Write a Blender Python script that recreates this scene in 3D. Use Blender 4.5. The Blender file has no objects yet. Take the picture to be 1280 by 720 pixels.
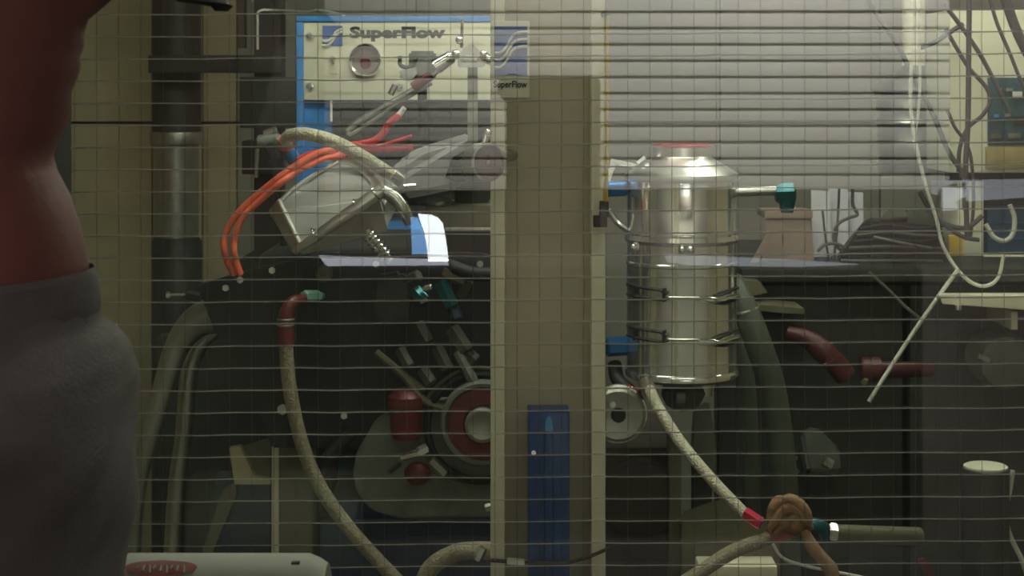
import bpy, bmesh, math, random
from mathutils import Vector, Matrix
random.seed(7)
S = bpy.context.scene
COL = S.collection
PI = math.pi
F = 2200.0            # focal length in pixels of the 1280x720 frame
HZ = 110.0            # pixel row of the horizon
CZ = 1.6              # camera height
GY = 1.19             # distance of the window pane

# ---------------------------------------------------------------- camera, world, exposure
cam_d = bpy.data.cameras.new('camera'); cam = bpy.data.objects.new('camera', cam_d); COL.objects.link(cam)
cam.location = (0, 0, CZ); cam.rotation_euler = (PI/2, 0, 0)
cam_d.sensor_width = 36.0; cam_d.lens = 36.0*F/1280.0
cam_d.shift_y = (HZ-360.0)/1280.0
cam_d.clip_start = 0.01
cam_d.dof.use_dof = True; cam_d.dof.focus_distance = 1.75
cam_d.dof.aperture_fstop = (cam_d.lens/1000.0)/0.0021
S.camera = cam
w = bpy.data.worlds.new('world'); S.world = w; w.use_nodes = True
w.node_tree.nodes['Background'].inputs[0].default_value = (0.6, 0.65, 0.6, 1)
w.node_tree.nodes['Background'].inputs[1].default_value = 0.01
S.view_settings.view_transform = 'Standard'; S.view_settings.look = 'None'
S.view_settings.exposure = 0.0; S.view_settings.gamma = 1.0
S.view_settings.use_curve_mapping = False

def area(name, loc, target, size, power, color, spread=PI):
    d = bpy.data.lights.new(name, 'AREA'); d.shape = 'RECTANGLE'; d.size, d.size_y = size
    d.energy = power; d.color = color; d.spread = spread
    o = bpy.data.objects.new(name, d); COL.objects.link(o); o.location = loc
    o.rotation_euler = (Vector(target)-Vector(loc)).to_track_quat('-Z', 'Y').to_euler()
    return o
LAMP_CELL = 15.0       # emission of the fluorescent tubes in the test cell
# unseen added area light, put in to brighten the slatted wall behind the camera
area('slat_wall_fill', (0.95, -2.2, 2.55), (0.75, -3.25, 1.75), (1.7, 0.12), 112, (1.0, 0.97, 0.93))
# dim warm ceiling light of the control room
area('control_room_light', (-0.9, -0.9, 2.7), (-0.5, 0.6, 1.2), (0.6, 0.3), 1.7, (1.0, 0.78, 0.74))

# ---------------------------------------------------------------- helpers
def P(x, y, Y): return Vector(((x-640.0)/F*Y, Y, CZ-(y-HZ)/F*Y))
def L(px, Y): return px/F*Y
def ZZ(y, Y): return CZ-(y-HZ)/F*Y

MATS = {}
def mat(name, col, rough=0.5, metal=0.0, var=0.12, vscale=8.0, bump=0.0, bscale=60.0, emit=None, spec=None, stain=None, coat=0.0):
    m = bpy.data.materials.new(name); m.use_nodes = True; nt = m.node_tree; b = nt.nodes['Principled BSDF']
    b.inputs['Roughness'].default_value = rough; b.inputs['Metallic'].default_value = metal
    if spec is not None: b.inputs['Specular IOR Level'].default_value = spec
    if coat: b.inputs['Coat Weight'].default_value = coat
    tc = nt.nodes.new('ShaderNodeTexCoord')
    n = nt.nodes.new('ShaderNodeTexNoise'); n.inputs['Scale'].default_value = vscale; n.inputs['Detail'].default_value = 5
    nt.links.new(tc.outputs['Object'], n.inputs['Vector'])
    r = nt.nodes.new('ShaderNodeValToRGB')
    r.color_ramp.elements[0].position = 0.3; r.color_ramp.elements[1].position = 0.7
    lo = [c*(1-var) for c in col]; hi = [min(1, c*(1+var)) for c in col]
    if stain: lo = list(stain)
    r.color_ramp.elements[0].color = (*lo, 1); r.color_ramp.elements[1].color = (*hi, 1)
    nt.links.new(n.outputs['Fac'], r.inputs['Fac']); nt.links.new(r.outputs['Color'], b.inputs['Base Color'])
    if bump:
        n2 = nt.nodes.new('ShaderNodeTexNoise'); n2.inputs['Scale'].default_value = bscale; n2.inputs['Detail'].default_value = 3
        nt.links.new(tc.outputs['Object'], n2.inputs['Vector'])
        bp = nt.nodes.new('ShaderNodeBump'); bp.inputs['Strength'].default_value = bump; bp.inputs['Distance'].default_value = 0.01
        nt.links.new(n2.outputs['Fac'], bp.inputs['Height']); nt.links.new(bp.outputs['Normal'], b.inputs['Normal'])
    if emit:
        b.inputs['Emission Color'].default_value = (*emit[0], 1); b.inputs['Emission Strength'].default_value = emit[1]
    MATS[name] = m
    return m

def glass_mat():
    m = bpy.data.materials.new('pane_glass'); m.use_nodes = True; nt = m.node_tree
    for n in list(nt.nodes): nt.nodes.remove(n)
    out = nt.nodes.new('ShaderNodeOutputMaterial'); mx = nt.nodes.new('ShaderNodeMixShader'); mx.inputs[0].default_value = 0.052
    t = nt.nodes.new('ShaderNodeBsdfTransparent'); t.inputs[0].default_value = (0.965, 0.985, 0.955, 1)
    g = nt.nodes.new('ShaderNodeBsdfAnisotropic'); g.inputs['Roughness'].default_value = 0.0
    d = nt.nodes.new('ShaderNodeBsdfTranslucent'); d.inputs[0].default_value = (0.72, 0.80, 0.72, 1)   # thin film of dust
    m2 = nt.nodes.new('ShaderNodeMixShader'); m2.inputs[0].default_value = 0.008
    nt.links.new(t.outputs[0], mx.inputs[1]); nt.links.new(g.outputs[0], mx.inputs[2])
    nt.links.new(mx.outputs[0], m2.inputs[1]); nt.links.new(d.outputs[0], m2.inputs[2])
    nt.links.new(m2.outputs[0], out.inputs[0])
    MATS['pane_glass'] = m
    return m
glass_mat()

mat('cream_wall', (0.44, 0.395, 0.235), 0.7, var=0.1, vscale=3, bump=0.15, bscale=25)
mat('cream_paint', (0.70, 0.68, 0.50), 0.45, var=0.07, vscale=6)
mat('cream_panel', (0.70, 0.70, 0.55), 0.45, var=0.05, vscale=6)
mat('pale_cabinet', (0.78, 0.78, 0.60), 0.5, var=0.05, vscale=6)
mat('front_wall_paint', (0.56, 0.55, 0.49), 0.7, var=0.08, vscale=3)
mat('satin_aluminium', (0.50, 0.53, 0.50), 0.42, 0.45, var=0.1, vscale=12)
mat('scoop_grey', (0.30, 0.30, 0.31), 0.4, 0.2, var=0.08, vscale=8)
mat('bright_satin', (0.85, 0.85, 0.82), 0.33, 1.0, var=0.03)
mat('dull_tan', (0.34, 0.27, 0.12), 0.6, var=0.2, vscale=30)
mat('grey_wall', (0.30, 0.30, 0.25), 0.7, var=0.08, vscale=3)
mat('web_shaded', (0.45, 0.41, 0.30), 0.5, var=0.08, vscale=5)  # post web: its shade put into a darker tone than the cream flanges
mat('dark_wall', (0.08, 0.075, 0.07), 0.8)
mat('control_wall', (0.16, 0.13, 0.12), 0.8)
mat('concrete', (0.22, 0.21, 0.19), 0.8, bump=0.3)
mat('ceiling_paint', (0.4, 0.39, 0.33), 0.8)
mat('slat_paint', (0.78, 0.76, 0.72), 0.6, var=0.05)
mat('frame_black', (0.012, 0.012, 0.016), 0.5)
mat('wire_steel', (0.92, 0.93, 0.86), 0.3, 0.55, var=0.05)
mat('wire_shaded', (0.16, 0.165, 0.15), 0.4, 0.6, var=0.05)  # same steel as the horizontals; weaker lighting of verticals put into colour
mat('blue_paint', (0.05, 0.25, 0.62), 0.4, var=0.12, vscale=10)
mat('blue_plastic', (0.012, 0.055, 0.20), 0.35, var=0.15)
mat('blue_light', (0.10, 0.33, 0.62), 0.3)
mat('dark_blue', (0.015, 0.035, 0.09), 0.5)
mat('logo_blue', (0.13, 0.20, 0.48), 0.5, var=0.03)
mat('logo_white', (0.75, 0.76, 0.68), 0.5, var=0.03)
mat('letter_grey', (0.03, 0.03, 0.03), 0.6, var=0.05)
mat('polished_aluminium', (0.88, 0.88, 0.87), 0.12, 0.86, var=0.04, vscale=30)
mat('aluminium', (0.72, 0.73, 0.70), 0.26, 1.0, var=0.08, vscale=15, bump=0.05, bscale=80)
mat('dull_steel', (0.42, 0.43, 0.38), 0.4, 1.0, var=0.2, vscale=18)
mat('cast_grey', (0.16, 0.18, 0.155), 0.55, 0.3, var=0.2, vscale=20, bump=0.2)
mat('dark_casting', (0.085, 0.09, 0.08), 0.5, 0.4, var=0.3, vscale=25)
mat('chrome', (0.9, 0.9, 0.88), 0.12, 1.0, var=0.03)
mat('black_paint', (0.012, 0.014, 0.013), 0.45, var=0.3, vscale=12)
mat('black_rubber', (0.010, 0.010, 0.011), 0.6, var=0.3)
mat('dark_steel', (0.028, 0.033, 0.028), 0.55, 0.2, var=0.3, vscale=10)
mat('dark_green_hose', (0.075, 0.09, 0.065), 0.5, var=0.15, vscale=20)
mat('dark_brown', (0.04, 0.028, 0.022), 0.6, var=0.3)
mat('olive_metal', (0.13, 0.125, 0.075), 0.5, var=0.2)
mat('orange_rubber', (0.80, 0.16, 0.08), 0.4, var=0.1)
mat('red_rubber', (0.62, 0.06, 0.06), 0.4, var=0.15)
mat('dark_red', (0.075, 0.014, 0.017), 0.45, var=0.25)
mat('red_paint', (0.125, 0.018, 0.021), 0.4, var=0.25)
mat('red_anodised', (0.65, 0.04, 0.09), 0.3, 0.5)
mat('teal_anodised', (0.02, 0.13, 0.15), 0.28, 0.6, var=0.2)
mat('mint_anodised', (0.35, 0.72, 0.62), 0.3, 0.5)
mat('blue_anodised', (0.03, 0.16, 0.42), 0.28, 0.6)
mat('braided_pale', (0.62, 0.60, 0.46), 0.45, 0.35, var=0.18, vscale=220, bump=0.5, bscale=350)
mat('braided_tan', (0.33, 0.305, 0.20), 0.5, 0.25, var=0.2, vscale=220, bump=0.5, bscale=350)
mat('gauge_face', (0.16, 0.10, 0.085), 0.5)
mat('gauge_glass', (0.22, 0.17, 0.16), 0.15, var=0.2, vscale=30)
mat('white_plastic', (0.75, 0.76, 0.72), 0.45, var=0.05)
mat('white_cable', (0.68, 0.68, 0.60), 0.45)
mat('grey_cable', (0.10, 0.10, 0.10), 0.5)
mat('paper_white', (0.72, 0.73, 0.80), 0.7, var=0.05)
mat('carton', (0.30, 0.23, 0.185), 0.8, var=0.12)
mat('tan_cloth', (0.34, 0.20, 0.11), 0.85, var=0.2, vscale=30, bump=0.4)
mat('pink_tape', (0.45, 0.14, 0.13), 0.7)
mat('yellow_paint', (0.55, 0.40, 0.06), 0.5)
mat('yellow_label', (0.72, 0.52, 0.08), 0.6)
mat('board_teal', (0.03, 0.09, 0.11), 0.4, var=0.3, vscale=60)
mat('screen_blue', (0.02, 0.07, 0.13), 0.3)
mat('skin', (0.29, 0.115, 0.10), 0.55, var=0.12, vscale=14, bump=0.06, bscale=120)
mat('sweatshirt', (0.20, 0.19, 0.19), 0.9, var=0.12, vscale=25, bump=0.12, bscale=500)
mat('trouser_cloth', (0.03, 0.035, 0.06), 0.9)
mat('cap_cloth', (0.008, 0.008, 0.012), 0.85)
mat('hair_brown', (0.03, 0.02, 0.014), 0.8)
mat('eye_white', (0.6, 0.58, 0.55), 0.3)
mat('tube_label_white', (0.46, 0.50, 0.40), 0.6, var=0.05)
mat('label_red', (0.34, 0.10, 0.085), 0.6, var=0.2, vscale=60)
mat('monitor_white', (0.8, 0.85, 0.9), 0.5, emit=((0.92, 0.97, 1.0), 13.0))
mat('monitor_blue', (0.2, 0.45, 0.8), 0.5, emit=((0.22, 0.48, 0.95), 6.0))
mat('strip_white', (0.9, 0.9, 0.95), 0.5, emit=((0.86, 0.89, 1.0), 3.6))
mat('strip_dim', (0.9, 0.9, 0.95), 0.5, emit=((0.86, 0.89, 1.0), 2.0))
for nm_, k_ in (('cell_tube_window', 0.46), ('cell_tube_engine', 1.5), ('cell_tube_cabinet', 1.0)): mat(nm_, (1, 1, 1), 0.5, emit=((1.0, 0.99, 0.86), LAMP_CELL*k_))

class G:
    def __init__(s): s.bm = bmesh.new()
    def _add(s, b):
        me = bpy.data.meshes.new('t'); b.to_mesh(me); b.free(); s.bm.from_mesh(me); bpy.data.meshes.remove(me)
    def box(s, c, size, rot=None, bev=0.0):
        b = bmesh.new(); bmesh.ops.create_cube(b, size=1.0)
        bmesh.ops.scale(b, vec=Vector(size), verts=b.verts)
        if bev: bmesh.ops.bevel(b, geom=b.edges[:], offset=bev, segments=2, affect='EDGES', profile=0.6)
        M = Matrix.Translation(Vector(c))
        if rot is not None: M = M @ (rot if isinstance(rot, Matrix) else Matrix.Rotation(rot, 4, 'Y'))
        bmesh.ops.transform(b, matrix=M, verts=b.verts); s._add(b); return s
    def pbox(s, x0, y0, x1, y1, Y0, Y1, bev=0.0):      # box whose front face spans these pixels at distance Y0
        a = P(x0, y0, Y0); c = P(x1, y1, Y0)
        return s.box(((a.x+c.x)/2, (Y0+Y1)/2, (a.z+c.z)/2), (abs(c.x-a.x), Y1-Y0, abs(a.z-c.z)), None, bev)
    def cyl(s, p0, p1, r0, r1=None, n=20, bev=0.0):
        p0 = Vector(p0); p1 = Vector(p1); r1 = r0 if r1 is None else r1
        d = p1-p0; b = bmesh.new()
        bmesh.ops.create_cone(b, cap_ends=True, segments=n, radius1=r0, radius2=r1, depth=d.length)
        if bev:
            es = [e for e in b.edges if abs(abs(e.verts[0].co.z)-d.length/2) < 1e-6 and abs(e.verts[0].co.z-e.verts[1].co.z) < 1e-6]
            bmesh.ops.bevel(b, geom=es, offset=bev, segments=2, affect='EDGES')
        M = Matrix.Translation((p0+p1)/2) @ d.to_track_quat('Z', 'Y').to_matrix().to_4x4()
        bmesh.ops.transform(b, matrix=M, verts=b.verts); s._add(b); return s
    def tube(s, pts, r, n=10, sub=6, smooth=True):
        pts = [Vector(p) for p in pts]
        if smooth and len(pts) > 2: path, ts = catmull(pts, sub)
        else: path, ts = pts, [i/(len(pts)-1) for i in range(len(pts))]
        rr = (lambda t: r) if not isinstance(r, (list, tuple)) else (lambda t: interp(r, t))
        b = s.bm; rings = []; up = None
        for i, p in enumerate(path):
            d = (path[min(i+1, len(path)-1)]-path[max(i-1, 0)]).normalized()
            if up is None:
                up = d.orthogonal().normalized()
            up = (up-d*up.dot(d)).normalized(); q = d.cross(up)
            rad = rr(ts[i])
            rings.append([b.verts.new(p+(up*math.cos(2*PI*k/n)+q*math.sin(2*PI*k/n))*rad) for k in range(n)])
        for a, c in zip(rings, rings[1:]):
            for k in range(n): b.faces.new((a[k], a[(k+1) % n], c[(k+1) % n], c[k]))
        b.faces.new(rings[0][::-1]); b.faces.new(rings[-1]); return s
    def lathe(s, o, axis, prof, n=40, closed=False):
        o = Vector(o); ax = Vector(axis).normalized(); u = ax.orthogonal().normalized(); v = ax.cross(u); b = s.bm; rings = []
        for (r, h) in prof:
            if r < 1e-6: rings.append([b.verts.new(o+ax*h)])
            else: rings.append([b.verts.new(o+ax*h+(u*math.cos(2*PI*k/n)+v*math.sin(2*PI*k/n))*r) for k in range(n)])
        pairs = list(zip(rings, rings[1:]))
        if closed: pairs.append((rings[-1], rings[0]))
        for a, c in pairs:
            for k in range(n):
                k2 = (k+1) % n
                if len(a) == 1 and len(c) == 1: continue
                if len(a) == 1: b.faces.new((a[0], c[k2], c[k]))
                elif len(c) == 1: b.faces.new((a[k], a[k2], c[0]))
                else: b.faces.new((a[k], a[k2], c[k2], c[k]))
        if not closed:
            if len(rings[0]) > 1: b.faces.new(rings[0][::-1])
            if len(rings[-1]) > 1: b.faces.new(rings[-1])
        return s
    def torus(s, c, axis, R, r, n=32, m=10):
        return s.lathe(c, axis, [(R+r*math.cos(2*PI*k/m), r*math.sin(2*PI*k/m)) for k in range(m)], n, closed=True)
    def prism(s, px, Y0, Y1, bev=0.0):                  # outline given in pixels at distance Y0, extruded back to Y1
        b = bmesh.new(); vs = [b.verts.new(P(x, y, Y0)) for x, y in px]; f = b.faces.new(vs)
        r = bmesh.ops.extrude_face_region(b, geom=[f]); ev = [v for v in r['geom'] if isinstance(v, bmesh.types.BMVert)]
        bmesh.ops.translate(b, vec=(0, Y1-Y0, 0), verts=ev)
        bmesh.ops.recalc_face_normals(b, faces=b.faces)
        if bev: bmesh.ops.bevel(b, geom=b.edges[:], offset=bev, segments=2, affect='EDGES')
        s._add(b); return s
    def hull(s, pts, bev=0.0):
        b = bmesh.new(); vs = [b.verts.new(Vector(p)) for p in pts]; bmesh.ops.convex_hull(b, input=vs)
        bmesh.ops.dissolve_limit(b, angle_limit=0.03, verts=b.verts, edges=b.edges)
        if bev: bmesh.ops.bevel(b, geom=b.edges[:], offset=bev, segments=2, affect='EDGES')
        s._add(b); return s
    def ball(s, c, r, n=20):
        b = bmesh.new(); bmesh.ops.create_uvsphere(b, u_segments=n, v_segments=n//2+2, radius=1.0)
        r = (r, r, r) if not isinstance(r, (tuple, list)) else r
        bmesh.ops.transform(b, matrix=Matrix.Translation(Vector(c)) @ Matrix.Diagonal((*r, 1)), verts=b.verts); s._add(b); return s
    def hexnut(s, p0, p1, r): return s.cyl(p0, p1, r, n=6, bev=r*0.12)
    def build(s, name, m, parent=None, sharp=38):
        bm = s.bm; bmesh.ops.recalc_face_normals(bm, faces=bm.faces)
        for f in bm.faces: f.smooth = True
        a = math.radians(sharp)
        for e in bm.edges:
            if len(e.link_faces) == 2 and e.calc_face_angle(0) > a: e.smooth = False
        xs = [v.co for v in bm.verts]
        lo = Vector([min(c[i] for c in xs) for i in range(3)]); hi = Vector([max(c[i] for c in xs) for i in range(3)])
        c = (lo+hi)/2; bmesh.ops.translate(bm, vec=-c, verts=bm.verts)
        me = bpy.data.meshes.new(name); bm.to_mesh(me); bm.free(); me.materials.append(MATS[m])
        o = bpy.data.objects.new(name, me); COL.objects.link(o); o.location = c; WL[o] = c.copy(); BB[o] = (lo, hi)
        if parent is not None: o.parent = parent; KIDS.setdefault(parent, []).append(o)
        return o
WL = {}; BB = {}; KIDS = {}; ROOTS = []
def interp(l, t):
    x = t*(len(l)-1); i = min(int(x), len(l)-2); return l[i]+(l[i+1]-l[i])*(x-i)
def catmull(p, sub):
    out = []; ts = []; n = len(p)-1
    for i in range(n):
        a = p[i-1] if i else p[0]*2-p[1]; b, c = p[i], p[i+1]; d = p[i+2] if i+2 <= n else p[n]*2-p[n-1]
        for k in range(sub):
            t = k/sub
            out.append(0.5*((2*b)+(c-a)*t+(2*a-5*b+4*c-d)*t*t+(3*b-a-3*c+d)*t**3)); ts.append((i+t)/n)
    out.append(p[n].copy()); ts.append(1.0)
    return out, ts
def thing(name, label, cat, group=None, kind=None):
    o = bpy.data.objects.new(name, None); COL.objects.link(o); o.empty_display_size = 0.05
    if kind: o['kind'] = kind
    if label: o['label'] = label
    if cat: o['category'] = cat
    if group: o['group'] = group
    ROOTS.append(o); return o
def tag(o, label, cat, group=None, kind=None):
    o['label'] = label
    if cat: o['category'] = cat
    if group: o['group'] = group
    if kind: o['kind'] = kind
    return o
def struct(o, label=None):
    o['kind'] = 'structure'
    if label: o['label'] = label
    return o
def twin(src, dloc, parent):                            # another copy of a piece that shares its mesh
    c = src.copy(); COL.objects.link(c); WL[c] = WL[src]+Vector(dloc); c.location = WL[c]
    BB[c] = (BB[src][0]+Vector(dloc), BB[src][1]+Vector(dloc))
    c.parent = parent; KIDS.setdefault(parent, []).append(c); return c
def settle():
    for r in ROOTS:                                     # put each Empty at the base of its thing
        lo = Vector((1e9,)*3); hi = Vector((-1e9,)*3); stack = list(KIDS.get(r, []))
        while stack:
            o = stack.pop(); stack += KIDS.get(o, [])
            for i in range(3): lo[i] = min(lo[i], BB[o][0][i]); hi[i] = max(hi[i], BB[o][1][i])
        WL[r] = Vector(((lo.x+hi.x)/2, (lo.y+hi.y)/2, lo.z)); r.location = WL[r]
    for par, ks in KIDS.items():
        for k in ks: k.location = WL[k]-WL[par]
def text_mesh(s, txt, name, m, x0, y0, x1, y1, Y, parent, bold=0.0, depth=0.0008):
    cu = bpy.data.curves.new('t', 'FONT'); cu.body = txt; cu.offset = bold; cu.extrude = 0.02; cu.resolution_u = 3
    o = bpy.data.objects.new('t', cu); COL.objects.link(o)
    dg = bpy.context.evaluated_depsgraph_get(); dg.update()
    me = bpy.data.meshes.new_from_object(o.evaluated_get(dg)); bpy.data.objects.remove(o)
    b = bmesh.new(); b.from_mesh(me); bpy.data.meshes.remove(me)
    xs = [v.co.x for v in b.verts]; ys = [v.co.y for v in b.verts]; zs = [v.co.z for v in b.verts]
    a = P(x0, y0, Y); c = P(x1, y1, Y)
    for v in b.verts:
        u = (v.co.x-min(xs))/(max(xs)-min(xs)); t = (v.co.y-min(ys))/(max(ys)-min(ys)); q = (v.co.z-min(zs))/(max(zs)-min(zs))
        v.co = Vector((a.x+(c.x-a.x)*u, Y-depth*q, c.z+(a.z-c.z)*t))
    g = G(); g._add(b); return g.build(name, m, parent)

# ================================================================ THE SETTING
struct(G().box((0, 0.75, -0.05), (5.2, 8.5, 0.1)).build('floor', 'concrete'))
struct(G().box((0, 3.05, 2.9), (5.2, 3.6, 0.1)).build('ceiling', 'ceiling_paint'))
struct(G().box((0, -1.07, 2.9), (5.2, 4.5, 0.1)).build('ceiling_control_room', 'control_wall'))
struct(G().box((-2.15, 3.05, 1.42), (0.1, 3.5, 2.84)).build('wall_left', 'cream_wall'))
struct(G().box((2.15, 3.05, 1.42), (0.1, 3.5, 2.84)).build('wall_right', 'cream_wall'))
struct(G().box((-2.15, -1.05, 1.42), (0.1, 4.5, 2.84)).build('wall_left_control_room', 'control_wall'))
struct(G().box((2.15, -1.05, 1.42), (0.1, 4.5, 2.84)).build('wall_right_control_room', 'control_wall'))
# back wall of the cell: base with separate facing panels
wb = thing('wall_back', 'cream panelled back wall of the test cell', None, kind='structure')
G().box((0, 4.93, 1.42), (4.2, 0.1, 2.84)).build('wall_base', 'dark_wall', wb)
edges = [-560, -300, 60, 190, 253, 296, 520, 700, 900, 1100, 1330, 1600]
for i, (a, b_) in enumerate(zip(edges, edges[1:])):
    for (t, u) in ((-430, 152), (155, 830)):
        G().pbox(a+0.7, t, b_-0.7, u, 4.84, 4.88, 0.003).build('panel', 'cream_wall' if b_ <= 300 else 'grey_wall', wb)
# window wall between control room and cell
wx0 = P(87, 0, GY).x; wx1 = 0.72; wz0 = 1.235; wz1 = 1.98
g = G()
for (x0, x1, z0, z1) in ((-2.1, wx0-0.03, 0, 2.84), (wx1+0.03, 2.1, 0, 2.84), (wx0-0.03, wx1+0.03, 0, wz0-0.03), (wx0-0.03, wx1+0.03, wz1+0.03, 2.84)):
    g.box(((x0+x1)/2, 1.22, (z0+z1)/2), (x1-x0, 0.12, z1-z0))
struct(g.build('wall_window', 'control_wall'))
g = G()
for (x0, x1, z0, z1) in ((-2.1, wx0-0.03, 0, 2.84), (wx1+0.03, 2.1, 0, 2.84), (wx0-0.03, wx1+0.03, 0, wz0-0.03), (wx0-0.03, wx1+0.03, wz1+0.03, 2.84)):
    g.box(((x0+x1)/2, 1.29, (z0+z1)/2), (x1-x0, 0.018, z1-z0))
struct(g.build('wall_front', 'front_wall_paint'))
win = thing('window_1', 'wired safety glass window in a black frame', None, kind='structure')
G().box((wx0-0.015, 1.157, (wz0+wz1)/2), (0.03, 0.082, wz1-wz0+0.06), None, 0.003).build('jamb', 'frame_black', win)
G().box((wx1+0.015, 1.157, (wz0+wz1)/2), (0.03, 0.082, wz1-wz0+0.06), None, 0.003).build('jamb', 'frame_black', win)
G().box(((wx0+wx1)/2, 1.157, wz1+0.015), (wx1-wx0, 0.082, 0.03), None, 0.003).build('head', 'frame_black', win)
G().box(((wx0+wx1)/2, 1.12, wz0-0.015), (wx1-wx0, 0.33, 0.03), None, 0.003).build('sill', 'frame_black', win)
pane = G().box(((wx0+wx1)/2, GY+0.003, (wz0+wz1)/2), (wx1-wx0, 0.006, wz1-wz0)).build('pane', 'pane_glass', win)
# wire mesh cast into the pane: every wire its own piece
pit = L(27.75, GY); rw = 0.00042
hw = None; tilt = 0.0065
k = -6
while True:
    y = 15.0+27.75*k
    z = ZZ(y, GY)
    k += 1
    if z > wz1-0.012: continue
    if z < wz0+0.012: break
    if hw is None:
        pts = []
        for i in range(47):
            x = wx0+(wx1-wx0)*i/46
            pts.append((x, GY+0.003, z+tilt*(x-0.02)+0.00025*math.sin(i*1.3)+0.00018*math.sin(i*2.9)))
        hw = G().tube(pts, rw, 6, 1, False).build('wire', 'wire_steel', win); hz0 = z
    else: twin(hw, (0, 0, z-hz0), win)
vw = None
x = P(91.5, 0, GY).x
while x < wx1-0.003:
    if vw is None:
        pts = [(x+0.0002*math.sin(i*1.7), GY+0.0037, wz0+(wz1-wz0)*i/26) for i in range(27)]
        vw = G().tube(pts, rw*0.45, 6, 1, False).build('wire', 'wire_shaded', win); vx0 = x
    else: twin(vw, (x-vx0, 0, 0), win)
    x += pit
# slatted wall behind the camera, seen only as a reflection in the pane
wr = thing('wall_rear', 'slatted light grey wall at the back of the control room', None, kind='structure')
G().box((0, -3.35, 1.42), (4.2, 0.1, 2.84)).build('wall_base', 'control_wall', wr)
sl = None; RY = -3.24; RYm = 2*GY-RY; pitch = L(20.4, RYm)
for i in range(-5, 11):
    y0 = 16.5+20.4*i
    if sl is None:
        a = P(405, y0, RYm); b_ = P(1188, y0+16.8, RYm)
        sl = G().box(((a.x+b_.x)/2, RY-0.02, (a.z+b_.z)/2), (b_.x-a.x, 0.03, a.z-b_.z), None, 0.004).build('slat', 'slat_paint', wr)
    else: twin(sl, (0, 0, -(i+5)*pitch), wr)

# ================================================================ LAMPS OF THE CELL (above the frame)
def strip_lamp(x, y, z, ln, label, tm):
    t = thing('fluorescent_lamp', label, 'lamp', 'fluorescent lamps over the engine')
    G().box((x, y, z+0.05), (ln+0.06, 0.16, 0.05), None, 0.006).build('lamp_housing', 'white_plastic', t)
    G().cyl((x, y, z+0.07), (x, y, 2.85), 0.008).build('hanger', 'dull_steel', t)
    for dy in (-0.045, 0.045): G().cyl((x-ln/2, y+dy, z), (x+ln/2, y+dy, z), 0.019, n=12).build('lamp_tube', tm, t)
    for sx in (-1, 1): G().box((x+sx*(ln/2+0.01), y, z+0.005), (0.02, 0.13, 0.05), None, 0.003).build('end_cap', 'white_plastic', t)
strip_lamp(0.2, 1.72, 2.4, 1.2, 'twin tube fluorescent lamp hanging just inside the window', 'cell_tube_window')
strip_lamp(0.0, 2.6, 2.45, 1.2, 'twin tube fluorescent lamp hanging over the front of the engine', 'cell_tube_engine')
strip_lamp(1.05, 3.15, 2.45, 1.2, 'twin tube fluorescent lamp hanging over the cabinet', 'cell_tube_cabinet')

# ================================================================ CENTRAL POST
PY = 2.0
t = thing('steel_post', 'cream painted steel channel post standing in front of the engine', 'post')
zt, zb = 2.85, 0.0
def vbar(x0, x1, Y0, Y1, z0=zb, z1=zt, bev=0.002):
    a = (x0-640)/F*PY; b_ = (x1-640)/F*PY
    return G().box(((a+b_)/2, (Y0+Y1)/2, (z0+z1)/2), (b_-a, Y1-Y0, z1-z0), None, bev)
vbar(613, 631, PY, PY+0.10).build('flange', 'cream_paint', t)
vbar(739, 757, PY, PY+0.10).build('flange', 'cream_paint', t)
vbar(629, 741, PY+0.035, PY+0.047).build('web', 'web_shaded', t)
vbar(622, 748, PY-0.02, PY+0.13, 0.0, 0.012).build('base_plate', 'cream_paint', t)
# sticker with the maker's mark
d = thing('logo_placard', 'small placard with blue wave logo fixed to top of cream post', 'placard')
G().pbox(614, 26, 662, 122, PY-0.003, PY-0.0002, 0.0006).build('plate', 'cream_panel', d)
G().pbox(618, 33, 659, 94, PY-0.0036, PY-0.003).build('logo_square', 'logo_blue', d)
for off in (0, 9, 18):
    pts = [P(618, 66+off, PY-0.0042), P(625, 66+off, PY-0.0042), P(632, 60+off, PY-0.0042), P(640, 46+off, PY-0.0042), P(648, 41+off, PY-0.0042), P(659, 40+off, PY-0.0042)]
    G().tube(pts, 0.0016, 6, 4).build('logo_wave', 'logo_white', d)
text_mesh(None, 'SuperFlow', 'lettering', 'letter_grey', 617, 101, 659, 112, PY-0.003, d, 0.02)
# blue holder low on the post
d = thing('blue_holder', 'dark blue plastic holder with ridge and highlight-coloured tip mounted low on cream post', 'holder')
G().pbox(660, 515, 712, 830, PY-0.012, PY+0.0345, 0.002).build('back_plate', 'blue_plastic', d)
G().pbox(680, 540, 692, 800, PY-0.018, PY-0.010, 0.003).build('ridge', 'blue_plastic', d)
G().prism([(681, 540), (682, 524), (686, 520), (690, 524), (692, 540)], PY-0.020, PY-0.010, 0.001).build('ridge_highlight', 'blue_light', d)  # highlight at the ridge top put into a lighter blue
G().cyl(P(667, 566, PY-0.014), P(667, 566, PY-0.010), L(3, PY), n=12).build('screw', 'aluminium', d)
# yellow rod and latch at the post edge
d = thing('pull_rod', 'thin yellow rod with brown latch hanging along edge of post', 'rod')
G().tube([P(758, 20, PY-0.006), P(758, 120, PY-0.007), P(757, 255, PY-0.008)], L(3.2, PY), 8).build('rod', 'yellow_paint', d)
G().ball(P(756, 18, PY-0.006), L(5, PY), 12).build('rod_knob', 'black_rubber', d)
G().pbox(750, 252, 761, 272, PY-0.016, PY, 0.001).build('latch', 'dark_brown', d)
G().pbox(742, 270, 759, 284, PY-0.014, PY, 0.001).build('latch_hook', 'dark_brown', d)
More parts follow.
